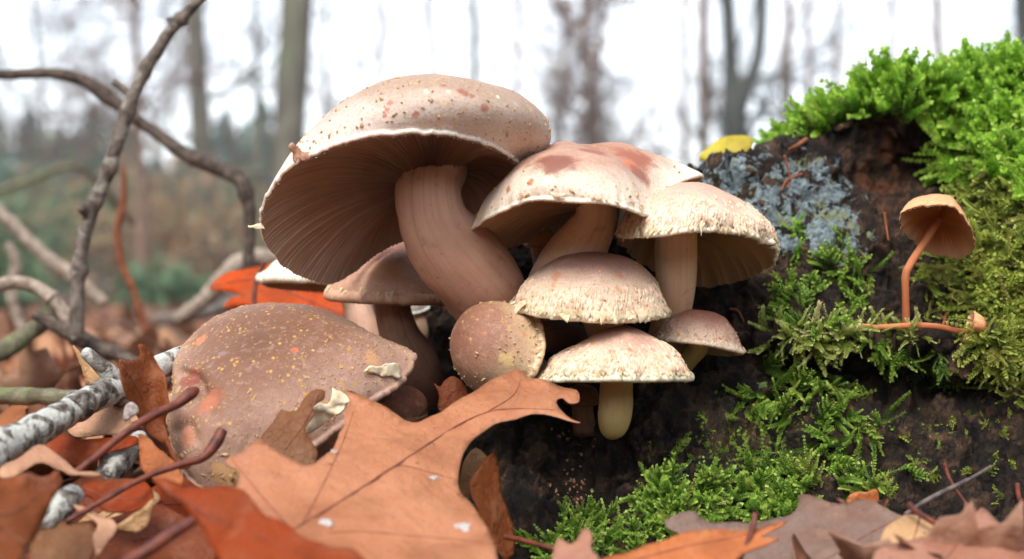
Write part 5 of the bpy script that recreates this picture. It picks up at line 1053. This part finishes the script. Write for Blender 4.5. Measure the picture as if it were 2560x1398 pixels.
for k, (px_, d_, w_, h_, key, n_) in enumerate([(430, 12, 1.0, 1.1, 'brown', 900), (250, 14, 1.3, 1.2, 'olive', 1100), (90, 13, 1.4, 1.0, 'olive', 1000), (-80, 12, 1.4, 1.2, 'green', 900), (400, 17, 1.0, 1.9, 'orange', 420), (610, 15, 1.1, 1.3, 'olive', 900), (330, 20, 1.8, 2.0, 'brown', 1000), (150, 22, 2.2, 2.3, 'olive', 1300), (-100, 20, 2.2, 2.2, 'green', 1200), (560, 22, 1.8, 2.1, 'green', 1100), (820, 16, 1.0, 1.5, 'orange', 500), (440, 7, .4, .22, 'green', 260), (0, 4.5, .25, .25, 'green', 160)]):
    nm = {'brown': 'tan-brown', 'olive': 'dull olive', 'green': 'dim green', 'orange': 'orange-leaved'}[key]
    bush(px_, d_, w_, h_, key, n_, k, nm+[' leafy bush under the conifers', ' scrub in front of the conifers', ' shrub among the thin trunks', ' undergrowth clump before the thick trunks'][k % 4])
# the wood closing the view
r = np.random.default_rng(77); n = 9000; th = r.uniform(-1.0, 1.0, n); rr = r.uniform(48, 75, n); hh = 2.6+1.2*pnoise(np.stack([th*14, np.zeros(n), np.zeros(n)], -1)); hh = np.where((th > -.02), hh*.45, hh)
pts = np.stack([rr*np.sin(th), rr*np.cos(th), r.random(n)*hh*rr/55], -1); V, Fq = quads(pts, .42, r)
tag(obj('distant_wood', mesh_np('distant_wood', V, Fq, smooth=False), LF['olive']), 'far grey-green wood edge closing the view behind the trees', 'wood', None, 'stuff')

# unseen wood added behind and beside the lens to block low sky light
n = 15000; th = r.uniform(.75, 2*math.pi-.75, n); rr = r.uniform(11, 34, n); hh = (.75+.35*pnoise(np.stack([th*9, np.zeros(n), np.full(n, 3.)], -1)))*rr*np.where(np.abs(th-math.pi) < .9, .34, .62)
pts = np.stack([rr*np.sin(th), rr*np.cos(th), r.random(n)**.8*hh], -1); V, Fq = quads(pts, .55, r)
tag(obj('occluder_wood', mesh_np('occluder_wood', V, Fq, smooth=False), LF['olive']), 'unseen olive wood added round the lens to cut low sky light', 'wood', None, 'stuff')

# ------------------------------------------------------------------ damp autumn air
hz = bpy.data.materials.new('autumn_haze'); hz.use_nodes = True; ht = hz.node_tree; ht.nodes.remove(ht.nodes['Principled BSDF'])
pv = ht.nodes.new('ShaderNodeVolumePrincipled'); pv.inputs['Color'].default_value = (.82, .91, 1, 1); pv.inputs['Density'].default_value = .0040
ht.links.new(pv.outputs[0], ht.nodes['Material Output'].inputs['Volume'])
b = np.array([(x, y, z) for x in (-124, 124) for y in (-64, 124) for z in (-1.5, 32)], float)
hb = obj('haze', mesh_np('haze', b, np.array([(0, 1, 3, 2), (4, 6, 7, 5), (0, 4, 5, 1), (2, 3, 7, 6), (0, 2, 6, 4), (1, 5, 7, 3)]), smooth=False), hz, kind='stuff')
tag(hb, 'thin damp haze paling the far trees', 'haze', None, 'stuff')

# pinkish wood crumbs caught on the dark bark under the cluster
r = np.random.default_rng(91); Vs, Fs, off = [], [], 0
for k in range(70):
    x_, y_ = (r.normal(1440, 26), r.normal(1235, 45)) if k < 48 else (r.normal(1440, 40), r.normal(1085, 22))
    p, nn = log_hit(x_, y_)
    if p is None: continue
    e1 = unit(np.cross(nn, r.normal(size=3))); e2 = np.cross(nn, e1); a_ = r.uniform(.0003, .0009); b_ = a_*r.uniform(.4, .8); p = p+nn*.0003
    Vs.append(np.array([p-e1*a_, p-e2*b_, p+e1*a_, p+e2*b_, p+nn*a_*.7, p-nn*a_*.5])); Fs.append(np.array([(0, 1, 4), (1, 2, 4), (2, 3, 4), (3, 0, 4), (1, 0, 5), (2, 1, 5), (3, 2, 5), (0, 3, 5)])+off); off += 6
tag(obj('wood_crumbs', mesh_np('wood_crumbs', np.vstack(Vs), np.vstack(Fs), smooth=False), plain_mat('crumb', lin(150, 104, 74), lin(196, 150, 118), 400)), 'pinkish wood crumbs scattered on the dark bark under the cluster', 'wood crumbs', None, 'stuff')
